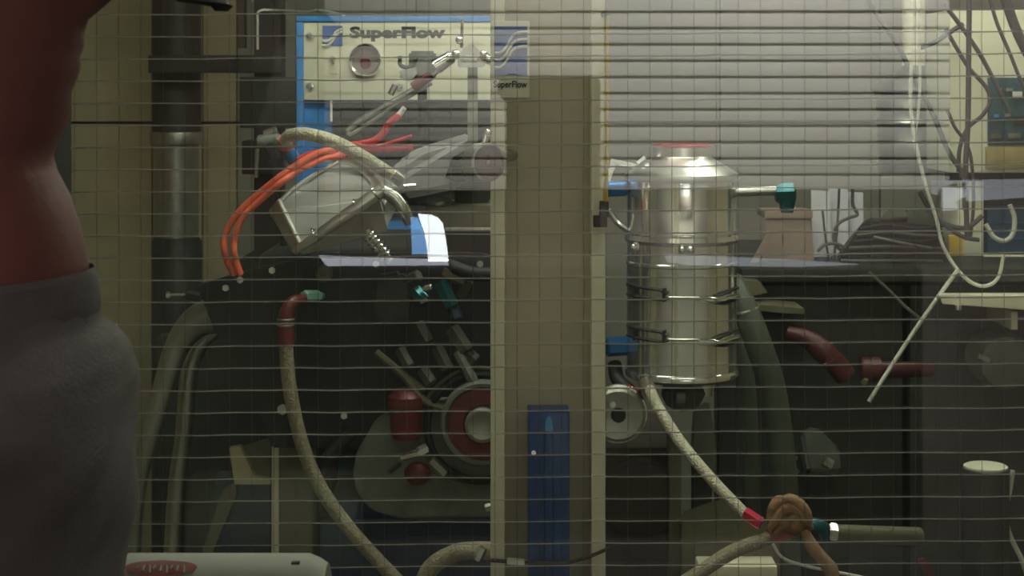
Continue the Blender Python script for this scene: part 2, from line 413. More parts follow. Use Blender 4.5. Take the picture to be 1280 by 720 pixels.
# cable strap round the post foot
d = thing('cable_strap', 'thin dark cable strapped across cream post near its foot', 'cable')
G().tube([P(606, 700, PY-0.004), P(640, 702, PY-0.006), P(700, 704, PY-0.022), P(735, 696, PY-0.006), P(762, 685, PY-0.004)], L(2.4, PY), 8).build('cable', 'dark_brown', d)
G().hexnut(P(634, 702, PY-0.01), P(656, 703, PY-0.012), L(5, PY)).build('clip', 'chrome', d)
# dial gauge on the post
d = thing('dial_gauge', 'round brown faced dial gauge in metal ring beside post', 'gauge')
gc = P(607, 203, 1.93); ax = Vector((0.52, -0.85, 0.05)).normalized(); R0 = L(25, 1.93)
G().lathe(gc, ax, [(R0*0.86, -0.02), (R0*0.98, -0.016), (R0, 0.0), (R0*0.97, 0.006), (R0*0.86, 0.007), (R0*0.85, 0.002), (0, 0.002)], 36).build('gauge_case', 'dull_steel', d)
f_ = G().lathe(gc, ax, [(R0*0.85, 0.0022), (R0*0.85, 0.0034), (0, 0.0034)], 32).build('dial', 'gauge_face', d)
q = ax.orthogonal().normalized()
G().cyl(gc+ax*0.0042, gc+ax*0.0042+Vector((0.002, 0, 0.013)), 0.0007, 0.0003, 6).build('needle', 'red_paint', f_)
G().cyl(gc+ax*0.0036, gc+ax*0.0056, R0*0.12, n=12).build('hub', 'dull_steel', f_)
G().cyl(P(604, 182, 1.935), P(608, 168, 1.935), L(6, 1.93), L(4, 1.93), 12).build('fitting', 'chrome', d)
G().ball(P(610, 166, 1.935), L(5, 1.93), 12).build('fitting_cap', 'chrome', d)
G().cyl(P(626, 197, 1.95), P(640, 194, 2.012), L(8, 1.93), n=12).build('mount_stub', 'dull_steel', d)

# ================================================================ CONTROL TOWER WITH PANEL
TY = 3.4
t = thing('control_tower', 'tall blue instrument tower with cream panel, wave logo and round porthole', 'instrument tower')
a = P(370, 20, TY); b_ = P(705, 20, TY)
G().box(((a.x+b_.x)/2, TY+0.15, a.z/2), (b_.x-a.x, 0.26, a.z), None, 0.006).build('housing', 'blue_paint', t)
G().pbox(370, 20, 705, 27, TY, TY+0.03, 0.002).build('frame_bar', 'blue_paint', t)
G().pbox(370, 27.5, 379, 300, TY, TY+0.03, 0.002).build('frame_bar', 'blue_paint', t)
pn = G().pbox(379.5, 28, 700, 125, TY+0.004, TY+0.022, 0.001).build('front_panel', 'cream_panel', t)
for (x, y) in ((388, 45), (388, 108), (500, 108)):
    g = G(); c = P(x, y, TY+0.004)
    g.lathe(c, (0, -1, 0), [(L(6, TY), 0), (L(6, TY), 0.002), (L(4, TY), 0.006), (0, 0.007)], 18); g.build('screw', 'chrome', pn)
G().pbox(403, 32, 428, 57, TY+0.002, TY+0.004).build('logo_square', 'logo_blue', pn)
for off in (0, 5.5):
    pts = [P(403, 51+off, TY), P(410, 51+off, TY), P(416, 46+off*0.9, TY), P(420, 40+off*0.8, TY), P(428, 36+off*0.6, TY)]
    G().tube(pts, L(1.6, TY), 6, 4).build('logo_wave', 'logo_white', pn)
text_mesh(None, 'SuperFlow', 'lettering', 'letter_grey', 437, 33, 557, 52, TY+0.004, pn, 0.05)
c = P(457, 75, TY+0.004)
rg = G().lathe(c, (0, -1, 0), [(L(21, TY), 0), (L(21, TY), 0.010), (L(19.5, TY), 0.013), (L(17.5, TY), 0.012), (L(17, TY), 0.001), (0, 0.001)], 40).build('porthole', 'chrome', t)
G().lathe(c+Vector((0, -0.0012, 0)), (0, -1, 0), [(L(16.8, TY), 0), (L(16.8, TY), 0.002), (0, 0.003)], 32).build('dark_lens', 'gauge_glass', rg)
G().lathe(c+Vector((0, -0.004, -0.006)), (0, -1, 0), [(L(7, TY), 0), (L(6, TY), 0.002), (0, 0.002)], 20).build('reflector', 'red_paint', rg)
sw = G().pbox(411, 69, 421, 92, TY+0.001, TY+0.004, 0.0006).build('switch_plate', 'cream_paint', t)
G().cyl(P(416, 73, TY+0.002), P(416, 79, TY-0.012), L(3, TY), L(2, TY), 10).build('toggle', 'dull_steel', sw)
lv = G().pbox(415, 128, 700, 270, TY+0.012, TY+0.02).build('louvre_panel', 'dark_steel', t)
for i in range(6):
    G().pbox(417, 134+18*i, 698, 147+18*i, TY+0.004, TY+0.012, 0.001).build('slat', 'dark_steel', lv)
G().cyl(P(414, 126, TY+0.005), P(414, 152, TY+0.004), L(1.6, TY), n=8).build('pin', 'white_plastic', t)

# ================================================================ LEFT BACKGROUND: DUCT, RACK
DY = 4.45
t = thing('wall_duct', 'grey vertical exhaust duct with collar in front of cream wall', 'duct')
c = P(221, 0, DY); rr = L(29, DY)
def zl(prof): return [(L(r, DY), ZZ(y, DY)) for r, y in prof]
G().lathe((c.x, DY, 0), (0, 0, 1), [(L(30, DY), ZZ(168, DY)), (L(30, DY), 2.85)], 32).build('upper_sleeve', 'dark_steel', t)
G().lathe((c.x, DY, 0), (0, 0, 1), zl([(24, 182), (33, 180), (34, 172), (33, 165), (24, 163)]), 32).build('collar', 'dull_steel', t)
G().lathe((c.x, DY, 0), (0, 0, 1), zl([(27, 302), (27, 176)]), 32).build('lower_pipe', 'dull_steel', t)
G().lathe((c.x, DY, 0), (0, 0, 1), [(L(31, DY), 0.0), (L(31, DY), ZZ(302, DY)), (L(27, DY), ZZ(296, DY))], 32).build('duct_boot', 'dark_steel', t)
G().pbox(185, 69, 296, 91, 4.30, 4.34, 0.003).build('cross_bar', 'dark_steel', t)
t = thing('equipment_rack', 'dark narrow equipment rack between cream wall and blue tower', 'rack')
RKY = 4.1
G().pbox(297, -120, 306, 60, RKY, RKY+0.03).build('post', 'dark_brown', t)
a = P(297, 0, RKY); b_ = P(347, 0, RKY)
G().box(((a.x+b_.x)/2, RKY+0.15, 0.6), (b_.x-a.x, 0.25, 1.2), None, 0.004).build('body', 'dark_steel', t)
a2 = ZZ(-120, RKY)
G().box((P(333, 0, RKY).x, RKY+0.06, (1.2+a2)/2), (L(34, RKY), 0.08, a2-1.2)).build('upright', 'dark_brown', t)
G().pbox(297, 69, 352, 91, RKY-0.01, RKY+0.03, 0.003).build('rack_beam', 'dark_steel', t)
G().pbox(299, 96, 372, 160, RKY-0.02, RKY+0.03, 0.004).build('control_box', 'dark_steel', t)
G().pbox(302, 176, 352, 218, RKY-0.03, RKY+0.05, 0.004).build('valve_box', 'black_paint', t)
t = thing('dark_valve', 'dark fuel valve with small grey lever above the orange leads', 'valve')
VY = 3.0
G().cyl(P(322, 178, VY), P(350, 176, VY), L(9, VY), L(11, VY), 14, 0.002).build('valve_body', 'cast_grey', t)
G().cyl(P(338, 178, VY), P(346, 200, VY), L(12, VY), L(9, VY), 14, 0.002).build('bowl', 'black_rubber', t)
G().cyl(P(322, 186, VY-0.01), P(320, 222, VY-0.01), L(3.4, VY), L(2.4, VY), 8).build('lever', 'dull_steel', t)
G().hexnut(P(330, 168, VY), P(346, 162, VY), L(5, VY)).build('union_nut', 'dull_steel', t)
G().cyl(P(352, 178, VY), P(366, 196, VY), L(10, VY), L(8, VY), 14, 0.002).build('red_union', 'red_paint', t)
G().cyl(P(362, 190, VY), P(378, 212, VY), L(11, VY), L(9, VY), 14, 0.002).build('blue_union', 'blue_anodised', t)
G().cyl(P(350, 190, VY+0.02), P(356, 330, VY+0.02), L(5, VY), n=10).build('support_pipe', 'dark_steel', t)

# ================================================================ ENGINE
EY = 2.85
eng = thing('engine', 'dark race engine with black mounting plate, tilted silver cover and red crank pulley', 'engine')
plate = G().prism([(246, 357), (300, 341), (405, 317), (600, 317), (650, 330), (655, 600), (520, 600), (440, 560), (340, 560), (318, 500), (296, 450), (268, 414)], 2.74, 2.77, 0.002).build('mounting_plate', 'black_paint', eng)
for (x, y) in ((300, 350), (340, 338), (282, 360), (430, 520), (353, 512), (600, 330), (470, 330)):
    G().hexnut(P(x, y, 2.74), P(x, y, 2.73), L(4.5 if x != 353 else 7, 2.74)).build('bolt', 'dull_steel', plate)
rb = G().lathe(P(405, 341, 2.74), (0, -1, 0), [(L(11, 2.74), 0), (L(11, 2.74), 0.01), (L(8, 2.74), 0.013), (L(4, 2.74), 0.012), (L(3.6, 2.74), 0.006), (0, 0.006)], 24).build('plug', 'olive_metal', plate)
G().prism([(470, 345), (500, 340), (520, 360), (515, 400), (480, 410), (462, 385)], 2.70, 2.74, 0.006).build('water_neck', 'dark_steel', plate)
G().box(P(500, 450, 2.98)+Vector((0, 0.16, 0.02)), (0.46, 0.5, 0.34), None, 0.02).build('engine_block', 'dark_steel', eng)
# silver tilted cover
vc = G().hull([P(336, 264, 2.72), P(374, 317, 2.70), P(366, 319, 2.74), P(484, 288, 2.70), P(470, 246, 2.72), P(497, 262, 2.86), P(365, 236, 2.86), P(424, 200, 2.92), P(452, 203, 2.92), P(489, 250, 2.92)], 0.004).build('valve_cover', 'satin_aluminium', eng)
G().cyl(P(348, 250, 2.70), P(378, 312, 2.682), L(4, 2.7), n=12).build('cover_rail', 'aluminium', vc)
G().hull([P(377, 319, 2.692), P(485, 289, 2.690), P(474, 248, 2.700), P(385, 303, 2.694), P(377, 319, 2.70), P(485, 289, 2.70), P(474, 248, 2.712), P(385, 303, 2.70)], 0.001).build('cover_skirt', 'olive_metal', vc)
G().hull([P(335, 264, 2.715), P(347, 250, 2.712), P(378, 306, 2.692), P(370, 319, 2.694), P(335, 264, 2.73), P(347, 250, 2.73), P(378, 306, 2.70), P(370, 319, 2.705)], 0.001).build('end_cap', 'dull_steel', vc)
G().tube([P(424, 201, 2.86), P(446, 203, 2.85), P(464, 216, 2.82), P(478, 234, 2.78), P(488, 256, 2.74)], [L(3, 2.8), L(8, 2.8), L(10, 2.8), L(10, 2.8), L(7, 2.8)], 12).build('rolled_edge', 'bright_satin', vc)
G().tube([P(340, 262, 2.72), P(366, 236, 2.80), P(396, 216, 2.85), P(424, 200, 2.90)], L(2.2, 2.8), 8).build('seam_bead', 'bright_satin', vc)
tb = G().tube([P(368, 314, 2.68), P(400, 292, 2.66), P(440, 264, 2.655), P(478, 238, 2.66)], [L(5, 2.66), L(7, 2.66), L(8, 2.66), L(9, 2.66)], 14).build('cross_tube', 'bright_satin', vc)
for q_ in (0.25, 0.72, 0.93):
    p = P(368, 314, 2.675).lerp(P(478, 238, 2.66), q_)
    G().torus(p+Vector((0, -0.004, 0.003)), P(478, 238, 2.66)-P(368, 314, 2.68), L(8.5, 2.66), L(1.8, 2.66), 20, 8).build('clamp_ring', 'chrome', tb)
G().tube([P(478, 238, 2.67), P(492, 246, 2.67), P(505, 262, 2.67), P(512, 278, 2.68)], [L(9, 2.66), L(9, 2.66), L(8, 2.66), L(7, 2.66)], 14).build('elbow', 'aluminium', vc)
pts = []
for i in range(60):
    u = i/59; c = P(460, 292, 2.66).lerp(P(484, 322, 2.66), u); an = u*6*2*PI
    ax_ = (P(484, 322, 2.66)-P(460, 292, 2.66)).normalized(); n1 = Vector((0, 1, 0)); n2 = ax_.cross(n1)
    pts.append(c+(n1*math.cos(an)+n2*math.sin(an))*L(8, 2.66))
G().tube(pts, L(2, 2.66), 6, 1, False).build('coil_spring', 'chrome', eng)
G().cyl(P(458, 288, 2.66), P(488, 326, 2.66), L(4.5, 2.66), n=10).build('spring_rod', 'dull_steel', eng)
# carburettor and air scoop
cb = G().pbox(530, 256, 640, 288, 2.84, 2.98, 0.008).build('carburettor', 'olive_metal', eng)
G().pbox(556, 284, 640, 290, 2.82, 3.0, 0.002).build('base_gasket', 'aluminium', cb)
G().cyl(P(590, 236, 2.9), P(590, 256, 2.9), L(22, 2.9), n=18, bev=0.003).build('float_cap', 'dark_steel', cb)
G().lathe(P(535, 251, 2.86), (0, 0, 1), [(L(26, 2.86), -0.006), (L(30, 2.86), 0.0), (L(24, 2.86), 0.006), (L(10, 2.86), 0.012), (0, 0.012)], 26).build('throttle_disc', 'aluminium', cb)
G().cyl(P(566, 226, 2.84), P(588, 222, 2.84), L(4, 2.84), n=10).build('idle_screw', 'chrome', cb)
G().hexnut(P(576, 222, 2.84), P(584, 221, 2.84), L(7, 2.84)).build('idle_nut', 'chrome', cb)
G().pbox(556, 290, 640, 350, 2.86, 3.0, 0.004).build('intake_manifold', 'dark_brown', eng)
sc = G().hull([P(472, 236, 2.80), P(500, 196, 2.82), P(520, 185, 2.86), P(586, 166, 2.80), P(604, 178, 2.80), P(604, 214, 2.80), P(570, 236, 2.80), P(500, 250, 2.80), P(478, 246, 2.95), P(590, 165, 2.95), P(604, 214, 2.95), P(550, 244, 2.95)], 0.010).build('air_scoop', 'scoop_grey', eng)
G().hull([P(566, 196, 2.786), P(602, 178, 2.786), P(604, 216, 2.786), P(574, 228, 2.786), P(556, 222, 2.79), P(566, 196, 2.80), P(602, 178, 2.80), P(604, 216, 2.80), P(574, 228, 2.80), P(556, 222, 2.80)], 0.001).build('scoop_mouth', 'black_rubber', sc)
G().cyl(P(505, 232, 2.795), P(520, 231, 2.795), L(2.2, 2.8), n=8).build('rivet_bar', 'chrome', sc)
# crank pulley and timing cover
tcv = G().prism([(441, 590), (446, 565), (468, 528), (500, 508), (560, 500), (660, 505), (660, 646), (500, 649), (464, 638), (445, 616)], 2.705, 2.74, 0.004).build('timing_cover', 'cast_grey', eng)
pc = P(603, 530, 2.66)
pu = G().lathe(pc, (0, -1, 0), [(L(50, 2.66), -0.03), (L(53, 2.66), -0.024), (L(53, 2.66), 0.0), (L(51, 2.66), 0.004), (L(47, 2.66), 0.004), (L(45, 2.66), -0.004), (L(20, 2.66), -0.004)], 48).build('crank_pulley', 'cast_grey', eng)
G().lathe(pc, (0, -1, 0), [(L(45, 2.66), -0.006), (L(44.5, 2.66), -0.001), (L(24, 2.66), 0.002), (L(23, 2.66), -0.004)], 40).build('pulley_face', 'red_paint', pu)
G().lathe(pc, (0, -1, 0), [(L(23, 2.66), -0.004), (L(22, 2.66), 0.010), (L(18, 2.66), 0.012), (L(8, 2.66), 0.008), (0, 0.008)], 32).build('pulley_hub', 'dull_steel', pu)
G().torus(P(600, 534, 2.69), (0, 1, 0), L(66, 2.69), L(4.5, 2.69), 44, 8).build('drive_belt', 'black_rubber', eng)
G().torus(P(600, 534, 2.70), (0, 1, 0), L(74, 2.7), L(3.0, 2.7), 44, 8).build('belt_guard', 'olive_metal', eng)
G().lathe(P(508, 548, 2.70), (0, 0, 1), [(0, -0.004), (L(17, 2.7), 0), (L(20, 2.7), 0.012), (L(20, 2.7), 0.045), (L(24, 2.7), 0.05), (L(24, 2.7), 0.065), (L(16, 2.7), 0.075), (0, 0.08)], 24).build('oil_pump', 'red_paint', eng)
G().ball(P(522, 592, 2.695), (L(17, 2.7), 0.015, L(15, 2.7)), 18).build('pump_cover', 'red_paint', eng)
for i, (x0, y0, x1, y1, r, m) in enumerate([(500, 572, 524, 566, 5, 'chrome'), (522, 566, 534, 560, 7, 'chrome'), (486, 590, 500, 578, 4, 'dark_steel'), (538, 575, 556, 592, 7, 'dull_steel')]):
    G().hexnut(P(x0, y0, 2.66), P(x1, y1, 2.665), L(r, 2.66)).build('pipe_fitting', m, eng)
# lines, fittings and brackets on the engine front
for (x0, y0, x1, y1, r, m) in [(518, 362, 532, 378, 9, 'teal_anodised'), (551, 352, 566, 384, 10, 'teal_anodised'), (566, 384, 572, 400, 8, 'dark_blue'),
        (556, 338, 584, 350, 10, 'olive_metal'), (500, 436, 512, 458, 8, 'dark_casting'), (512, 350, 524, 344, 8, 'dark_casting'), (564, 410, 584, 440, 11, 'dark_casting'),
        (580, 438, 596, 452, 9, 'dark_casting'), (546, 434, 560, 462, 9, 'dark_casting'), (528, 462, 540, 480, 9, 'dark_casting'), (520, 404, 534, 430, 11, 'dark_steel'),
        (576, 370, 586, 350, 7, 'dark_casting'), (505, 470, 530, 490, 6, 'dark_casting')]:
    G().hexnut(P(x0, y0, 2.70), P(x1, y1, 2.69), L(r, 2.7)).build('hose_fitting', m, eng)
G().hexnut(P(527, 378, 2.685), P(536, 374, 2.68), L(4, 2.7)).build('hose_fitting', 'chrome', eng)
G().hexnut(P(529, 361, 2.685), P(540, 359, 2.68), L(4, 2.7)).build('hose_fitting', 'chrome', eng)
G().tube([P(470, 440, 2.70), P(505, 470, 2.69), P(530, 500, 2.69), P(560, 512, 2.69)], L(5, 2.7), 8).build('coolant_pipe', 'olive_metal', eng)
G().tube([P(572, 440, 2.69), P(588, 470, 2.68), P(600, 490, 2.68), P(620, 500, 2.68)], L(7, 2.7), 8).build('coolant_pipe', 'cast_grey', eng)
G().tube([P(560, 332, 2.70), P(590, 342, 2.68), P(625, 344, 2.68), P(660, 350, 2.7)], L(9, 2.7), 10).build('coolant_hose', 'black_rubber', eng)
G().tube([P(575, 316, 2.78), P(595, 318, 2.76), P(604, 328, 2.75), P(602, 337, 2.74)], L(1.6, 2.75), 6).build('ignition_lead', 'red_rubber', eng)
G().pbox(400, 648, 660, 760, 2.78, 3.1, 0.006).build('oil_pan', 'dark_blue', eng)
G().tube([P(440, 540, 2.73), P(412, 570, 2.72), P(405, 600, 2.73), P(408, 640, 2.77)], L(9, 2.73), 10).build('corrugated_hose', 'black_rubber', eng)

# stand that carries the engine
t = thing('engine_stand', 'steel engine stand with beige upright below the black plate', 'engine stand')
a = P(340, 0, 2.80); b_ = P(392, 0, 2.80); zt_ = ZZ(530, 2.80)
G().box(((a.x+b_.x)/2, 2.82, zt_/2), (b_.x-a.x, 0.05, zt_), None, 0.003).build('upright', 'olive_metal', t)
G().box((P(345, 0, 2.80).x, 2.792, zt_/2), (L(9, 2.8), 0.006, zt_), None, 0.001).build('edge_strip', 'cream_paint', t)
a = P(660, 0, 2.95)
G().box((a.x, 2.95, 0.55), (0.08, 0.08, 1.1), None, 0.003).build('upright', 'dark_steel', t)
G().box((P(330, 0, 3.2).x, 3.25, 0.55), (0.08, 0.08, 1.1), None, 0.003).build('upright', 'dark_steel', t)
g = G(); g.box((P(440, 0, 3.0).x, 3.05, 0.72), (0.72, 0.5, 0.10), None, 0.004); g.build('base_frame', 'dark_blue', t)
G().pbox(268, 596, 338, 696, 2.9, 2.95, 0.003).build('side_panel', 'dark_blue', t)
G().prism([(252, 690), (278, 612), (294, 604), (296, 618), (262, 700)], 2.86, 2.88, 0.001).build('brace', 'olive_metal', t)
G().pbox(196, 420, 420, 800, 3.12, 3.16, 0.003).build('rear_shield', 'dark_steel', t)
G().prism([(286, 560), (300, 558), (318, 596), (338, 600), (338, 606), (293, 606)], 2.78, 2.80, 0.001).build('white_bracket', 'cream_wall', t)
G().prism([(300, 560), (338, 548), (338, 598), (322, 596)], 2.80, 2.815, 0.001).build('gusset', 'olive_metal', t)

# exhaust headers
t = thing('exhaust_header', 'curved dull silver exhaust pipe sweeping down beside cream wall', 'exhaust pipe')
XY = 2.80
G().tube([P(272, 392, XY), P(244, 404, XY), P(222, 432, XY), P(206, 480, XY), P(188, 545, XY), P(172, 610, XY), P(164, 700, XY), P(160, 820, XY)], [L(24, XY), L(20, XY), L(16, XY), L(14, XY), L(12, XY), L(11, XY), L(11, XY), L(11, XY)], 18).build('pipe', 'dull_steel', t)
G().cyl(P(262, 386, XY), P(284, 380, XY), L(27, XY), n=24, bev=0.002).build('flange', 'dull_steel', t)
t = thing('exhaust_header', 'thinner inner exhaust pipe curving down between outer pipe and black plate', 'exhaust pipe')
G().tube([P(276, 406, XY+0.05), P(250, 430, XY+0.05), P(236, 470, XY+0.05), P(230, 540, XY+0.05), P(222, 600, XY+0.05), P(216, 680, XY+0.05), P(214, 820, XY+0.05)], L(11, XY), 16).build('pipe', 'dull_steel', t)
G().cyl(P(268, 404, XY+0.05), P(288, 398, XY+0.05), L(15, XY), n=20, bev=0.002).build('flange', 'dull_steel', t)
t = thing('probe_sensor', 'small silver probe sticking out above the exhaust pipe', 'sensor')
G().cyl(P(210, 369, 2.85), P(240, 368, 2.85), L(2.2, 2.85), n=8).build('probe', 'chrome', t)
G().hexnut(P(236, 368, 2.85), P(252, 372, 2.83), L(6, 2.85)).build('nut', 'dark_steel', t)
G().hexnut(P(208, 369, 2.85), P(213, 369, 2.85), L(5, 2.85)).build('tip', 'chrome', t)

# orange leads
def lead(label, pts, r, m, name='spark_lead', group=None, Y=2.68, boot=None):
    t = thing(name, label, 'cable', group)
    G().tube([P(x, y, Y if len(q) == 0 else q[0]) for x, y, *q in pts], L(r, Y), 10).build('cable', m, t)
    if boot:
        x0, y0, x1, y1, rr_, mm = boot
        G().cyl(P(x0, y0, Y), P(x1, y1, Y), L(rr_, Y), L(rr_*0.85, Y), 12, 0.001).build('boot', mm, t)
    return t
lead('outer orange spark plug lead looping left over the black plate', [(418, 186, 2.80), (395, 192, 2.76), (362, 212), (326, 240), (296, 268), (281, 296), (282, 320), (292, 342, 2.735)], 4.2, 'orange_rubber', group='orange spark plug leads', boot=(284, 326, 293, 344, 5, 'orange_rubber'))
lead('inner orange spark plug lead beside the outer loop', [(425, 194, 2.80), (396, 202, 2.76), (360, 222), (326, 250), (302, 274), (293, 302), (294, 322), (300, 342, 2.735)], 4.2, 'orange_rubber', group='orange spark plug leads', boot=(294, 326, 301, 344, 5, 'orange_rubber'), Y=2.67)
lead('red lead rising to a white clip below cream panel', [(395, 192, 2.86), (430, 183, 2.86), (462, 178, 2.86), (478, 168, 2.86), (486, 155, 2.86), (500, 144, 2.86)], 4.6, 'red_rubber', 'ignition_lead', Y=2.86, boot=(497, 146, 506, 134, 4, 'white_plastic'))
lead('thin pink red lead running right toward air scoop', [(440, 178, 2.85), (462, 184, 2.85), (490, 178, 2.85), (515, 170, 2.85)], 2.4, 'red_rubber', 'ignition_lead', Y=2.85)
lead('lower red lead under the thin pink one', [(430, 186, 2.87), (460, 187, 2.87), (488, 186, 2.87), (516, 184, 2.87)], 4.0, 'red_rubber', 'ignition_lead', Y=2.87)
lead('short red lead resting behind the silver cover', [(372, 200, 2.88), (390, 192, 2.88), (412, 190, 2.88), (430, 196, 2.9)], 4.0, 'red_rubber', 'ignition_lead', Y=2.88)
# pale braided hose over the cover
t = thing('braided_hose', 'thick pale braided hose arching over the silver cover', 'hose')
G().tube([P(357, 176, 2.72), P(364, 169, 2.70), P(385, 168, 2.68), P(420, 178, 2.68), P(455, 197, 2.69), P(494, 222, 2.72)], L(8.5, 2.68), 14).build('sleeve', 'braided_pale', t)
G().cyl(P(355, 172, 2.73), P(357, 184, 2.74), L(9.5, 2.7), n=14, bev=0.001).build('end_fitting', 'pink_tape', t)
G().cyl(P(488, 217, 2.715), P(500, 226, 2.725), L(9.5, 2.7), n=14, bev=0.001).build('end_fitting', 'aluminium', t)
# throttle linkage
t = thing('throttle_linkage', 'shiny silver throttle linkage rod crossing in front of cream panel', 'linkage')
KY = 2.75
G().tube([P(433, 163, KY), P(450, 150, KY), P(520, 110, KY), P(558, 78, KY)], L(3.6, KY), 10, 4).build('rod', 'aluminium', t)
G().tube([P(434, 164, KY+0.01), P(442, 166, KY+0.01), P(500, 128, KY+0.01), P(540, 104, KY+0.01)], L(2.4, KY), 8, 4).build('return_rod', 'dull_steel', t)
G().cyl(P(516, 110, KY-0.002), P(540, 93, KY-0.002), L(7, KY), L(6, KY), 14, 0.001).build('sleeve', 'red_paint', t)
G().cyl(P(544, 84, KY), P(566, 70, KY), L(10, KY), L(8, KY), 18, 0.002).build('ball_joint', 'chrome', t)
G().ball(P(570, 68, KY-0.008), L(6, KY), 14).build('ball', 'chrome', t)
br = G().prism([(572, 76), (578, 62), (584, 56), (592, 56), (600, 64), (606, 76), (606, 84), (572, 84)], KY, KY+0.02, 0.002).build('bracket', 'aluminium', t)
G().pbox(577, 70, 597, 78, KY-0.004, KY, 0.001).build('tag_plate', 'white_plastic', br)
G().ball(P(604, 68, KY-0.004), L(5.5, KY), 14).build('ball', 'chrome', t)
G().ball(P(574, 50, KY), L(5, KY), 14).build('ball', 'chrome', t)
G().cyl(P(578, 24, KY), P(577, 60, KY), L(2.0, KY), n=8).build('cable_rod', 'chrome', t)
G().tube([P(604, 70, KY), P(614, 76, KY), P(622, 74, KY+0.05)], L(6, KY), 10).build('end_link', 'chrome', t)
G().box(P(590, 130, KY)+Vector((0, 0.05, 0)), (0.016, 0.016, 0.13)).build('support_strut', 'dull_steel', t)
t = thing('ignition_coil', 'dark grey round coil in a hooked bracket before cream panel', 'coil')
G().cyl(P(528, 100, 3.1), P(528, 64, 3.1), L(17, 3.1), n=24, bev=0.004).build('coil_body', 'cast_grey', t)
G().tube([P(500, 70, 3.08), P(500, 80, 3.08), P(506, 84, 3.08), P(516, 82, 3.08), P(522, 72, 3.08)], L(2.6, 3.08), 8).build('hook', 'dark_steel', t)
G().prism([(500, 88), (520, 84), (522, 92), (512, 102), (500, 98)], 3.06, 3.08, 0.001).build('clip', 'aluminium', t)
G().cyl(P(494, 106, 3.1), P(488, 118, 3.1), L(4, 3.1), n=10).build('terminal', 'chrome', t)
G().cyl(P(528, 100, 3.12), P(528, 170, 3.12), L(6, 3.1), n=12).build('stem', 'dark_steel', t)

o = G().tube([P(322, 62, 3.9), P(322, 30, 3.9), P(324, 14, 3.9), P(345, 13, 3.9), P(385, 15, 3.7), P(400, 13, 3.6), P(430, 19, 3.5)], L(1.6, 3.8), 8).build('white_cable', 'white_cable'); tag(o, 'thin white cable bending over left corner of blue tower', 'cable')
# hose with red sleeve, front left
t = thing('oil_hose', 'long tan braided hose with red sleeve and mint fitting before black plate', 'hose')
HYY = 2.62
G().tube([P(357, 402, HYY), P(358, 440, HYY), P(363, 490, HYY), P(376, 550, HYY), P(398, 605, HYY), P(432, 655, HYY), (P(468, 696, HYY)), P(520, 750, HYY), P(600, 830, HYY)], L(9, HYY), 14).build('sleeve', 'braided_tan', t)
G().tube([P(380, 374, HYY+0.03), P(368, 377, HYY+0.01), P(359, 388, HYY), P(357, 410, HYY), P(358, 432, HYY)], [L(6, HYY), L(8, HYY), L(8.5, HYY), L(10.5, HYY), L(10, HYY)], 14).build('red_boot', 'red_paint', t)
for y in (399, 406): G().torus(P(357, y, HYY), (0, 0, 1), L(10, HYY), L(1.4, HYY), 20, 8).build('clamp', 'dull_steel', t)
mf = G().hexnut(P(380, 370, HYY+0.03), P(398, 370, HYY+0.06), L(7.5, HYY)).build('mint_fitting', 'mint_anodised', t)
G().cyl(P(396, 370, HYY+0.06), P(402, 370, HYY+0.11), L(5, HYY), n=12).build('nipple', 'mint_anodised', t)
t = thing('drain_hose', 'short grey hose curving up at the foot of cream post', 'hose')
G().tube([P(520, 760, 2.55), P(535, 715, 2.55), P(560, 695, 2.55), P(590, 688, 2.55), P(650, 690, 2.6)], L(11, 2.55), 14).build('sleeve', 'braided_tan', t)
G().hexnut(P(596, 700, 2.53), P(604, 684, 2.53), L(6, 2.53)).build('clamp_screw', 'chrome', t)
G().hexnut(P(607, 636, 2.6), P(614, 634, 2.6), L(6, 2.6)).build('clip', 'dull_steel', t)

# ================================================================ OIL TANK
OY = 2.8; oc = P(852, 0, OY)
t = thing('oil_tank', 'tall polished aluminium oil tank with red cap ring and latch clamps', 'oil tank')
def zp(l): return [(L(r, OY), ZZ(y, OY)) for r, y in l]
O = (oc.x, OY, 0)
up_ = G().lathe(O, (0, 0, 1), zp([(0, 296), (67, 296), (69, 292), (69, 288), (67.5, 286), (67.5, 224)]), 64).build('upper_body', 'polished_aluminium', t)
G().lathe(O, (0, 0, 1), zp([(67, 226), (70.5, 225), (72, 221), (71, 217), (56, 207), (40, 198), (36.5, 195), (36, 183), (0, 183)]), 64).build('shoulder', 'bright_satin', t)
G().lathe(O, (0, 0, 1), zp([(30, 184), (36, 184), (38, 183), (38, 180.5), (36, 179), (30, 179)]), 48).build('cap_ring', 'red_anodised', t)
G().lathe(O, (0, 0, 1), zp([(31, 182), (31, 179.5), (0, 179.5)]), 40).build('cap', 'aluminium', t)
G().lathe(O, (0, 0, 1), zp([(67, 330), (69.5, 329), (69.5, 326), (68, 325), (68, 303), (70, 302), (72, 298), (70, 293), (66, 293)]), 64).build('joint_band', 'polished_aluminium', t)
lo_ = G().lathe(O, (0, 0, 1), zp([(0, 474), (50, 474), (64, 472), (70.5, 468), (71, 464), (69.5, 461), (68.5, 460), (68.5, 330)]), 64).build('lower_body', 'polished_aluminium', t)
def on_tank(px, y, r=70.0):                           # point on the tank surface at pixel column offset px from its axis
    a_ = math.asin(max(-1, min(1, px/r))); return Vector((oc.x+L(r, OY)*math.sin(a_), OY-L(r, OY)*math.cos(a_), ZZ(y, OY)))
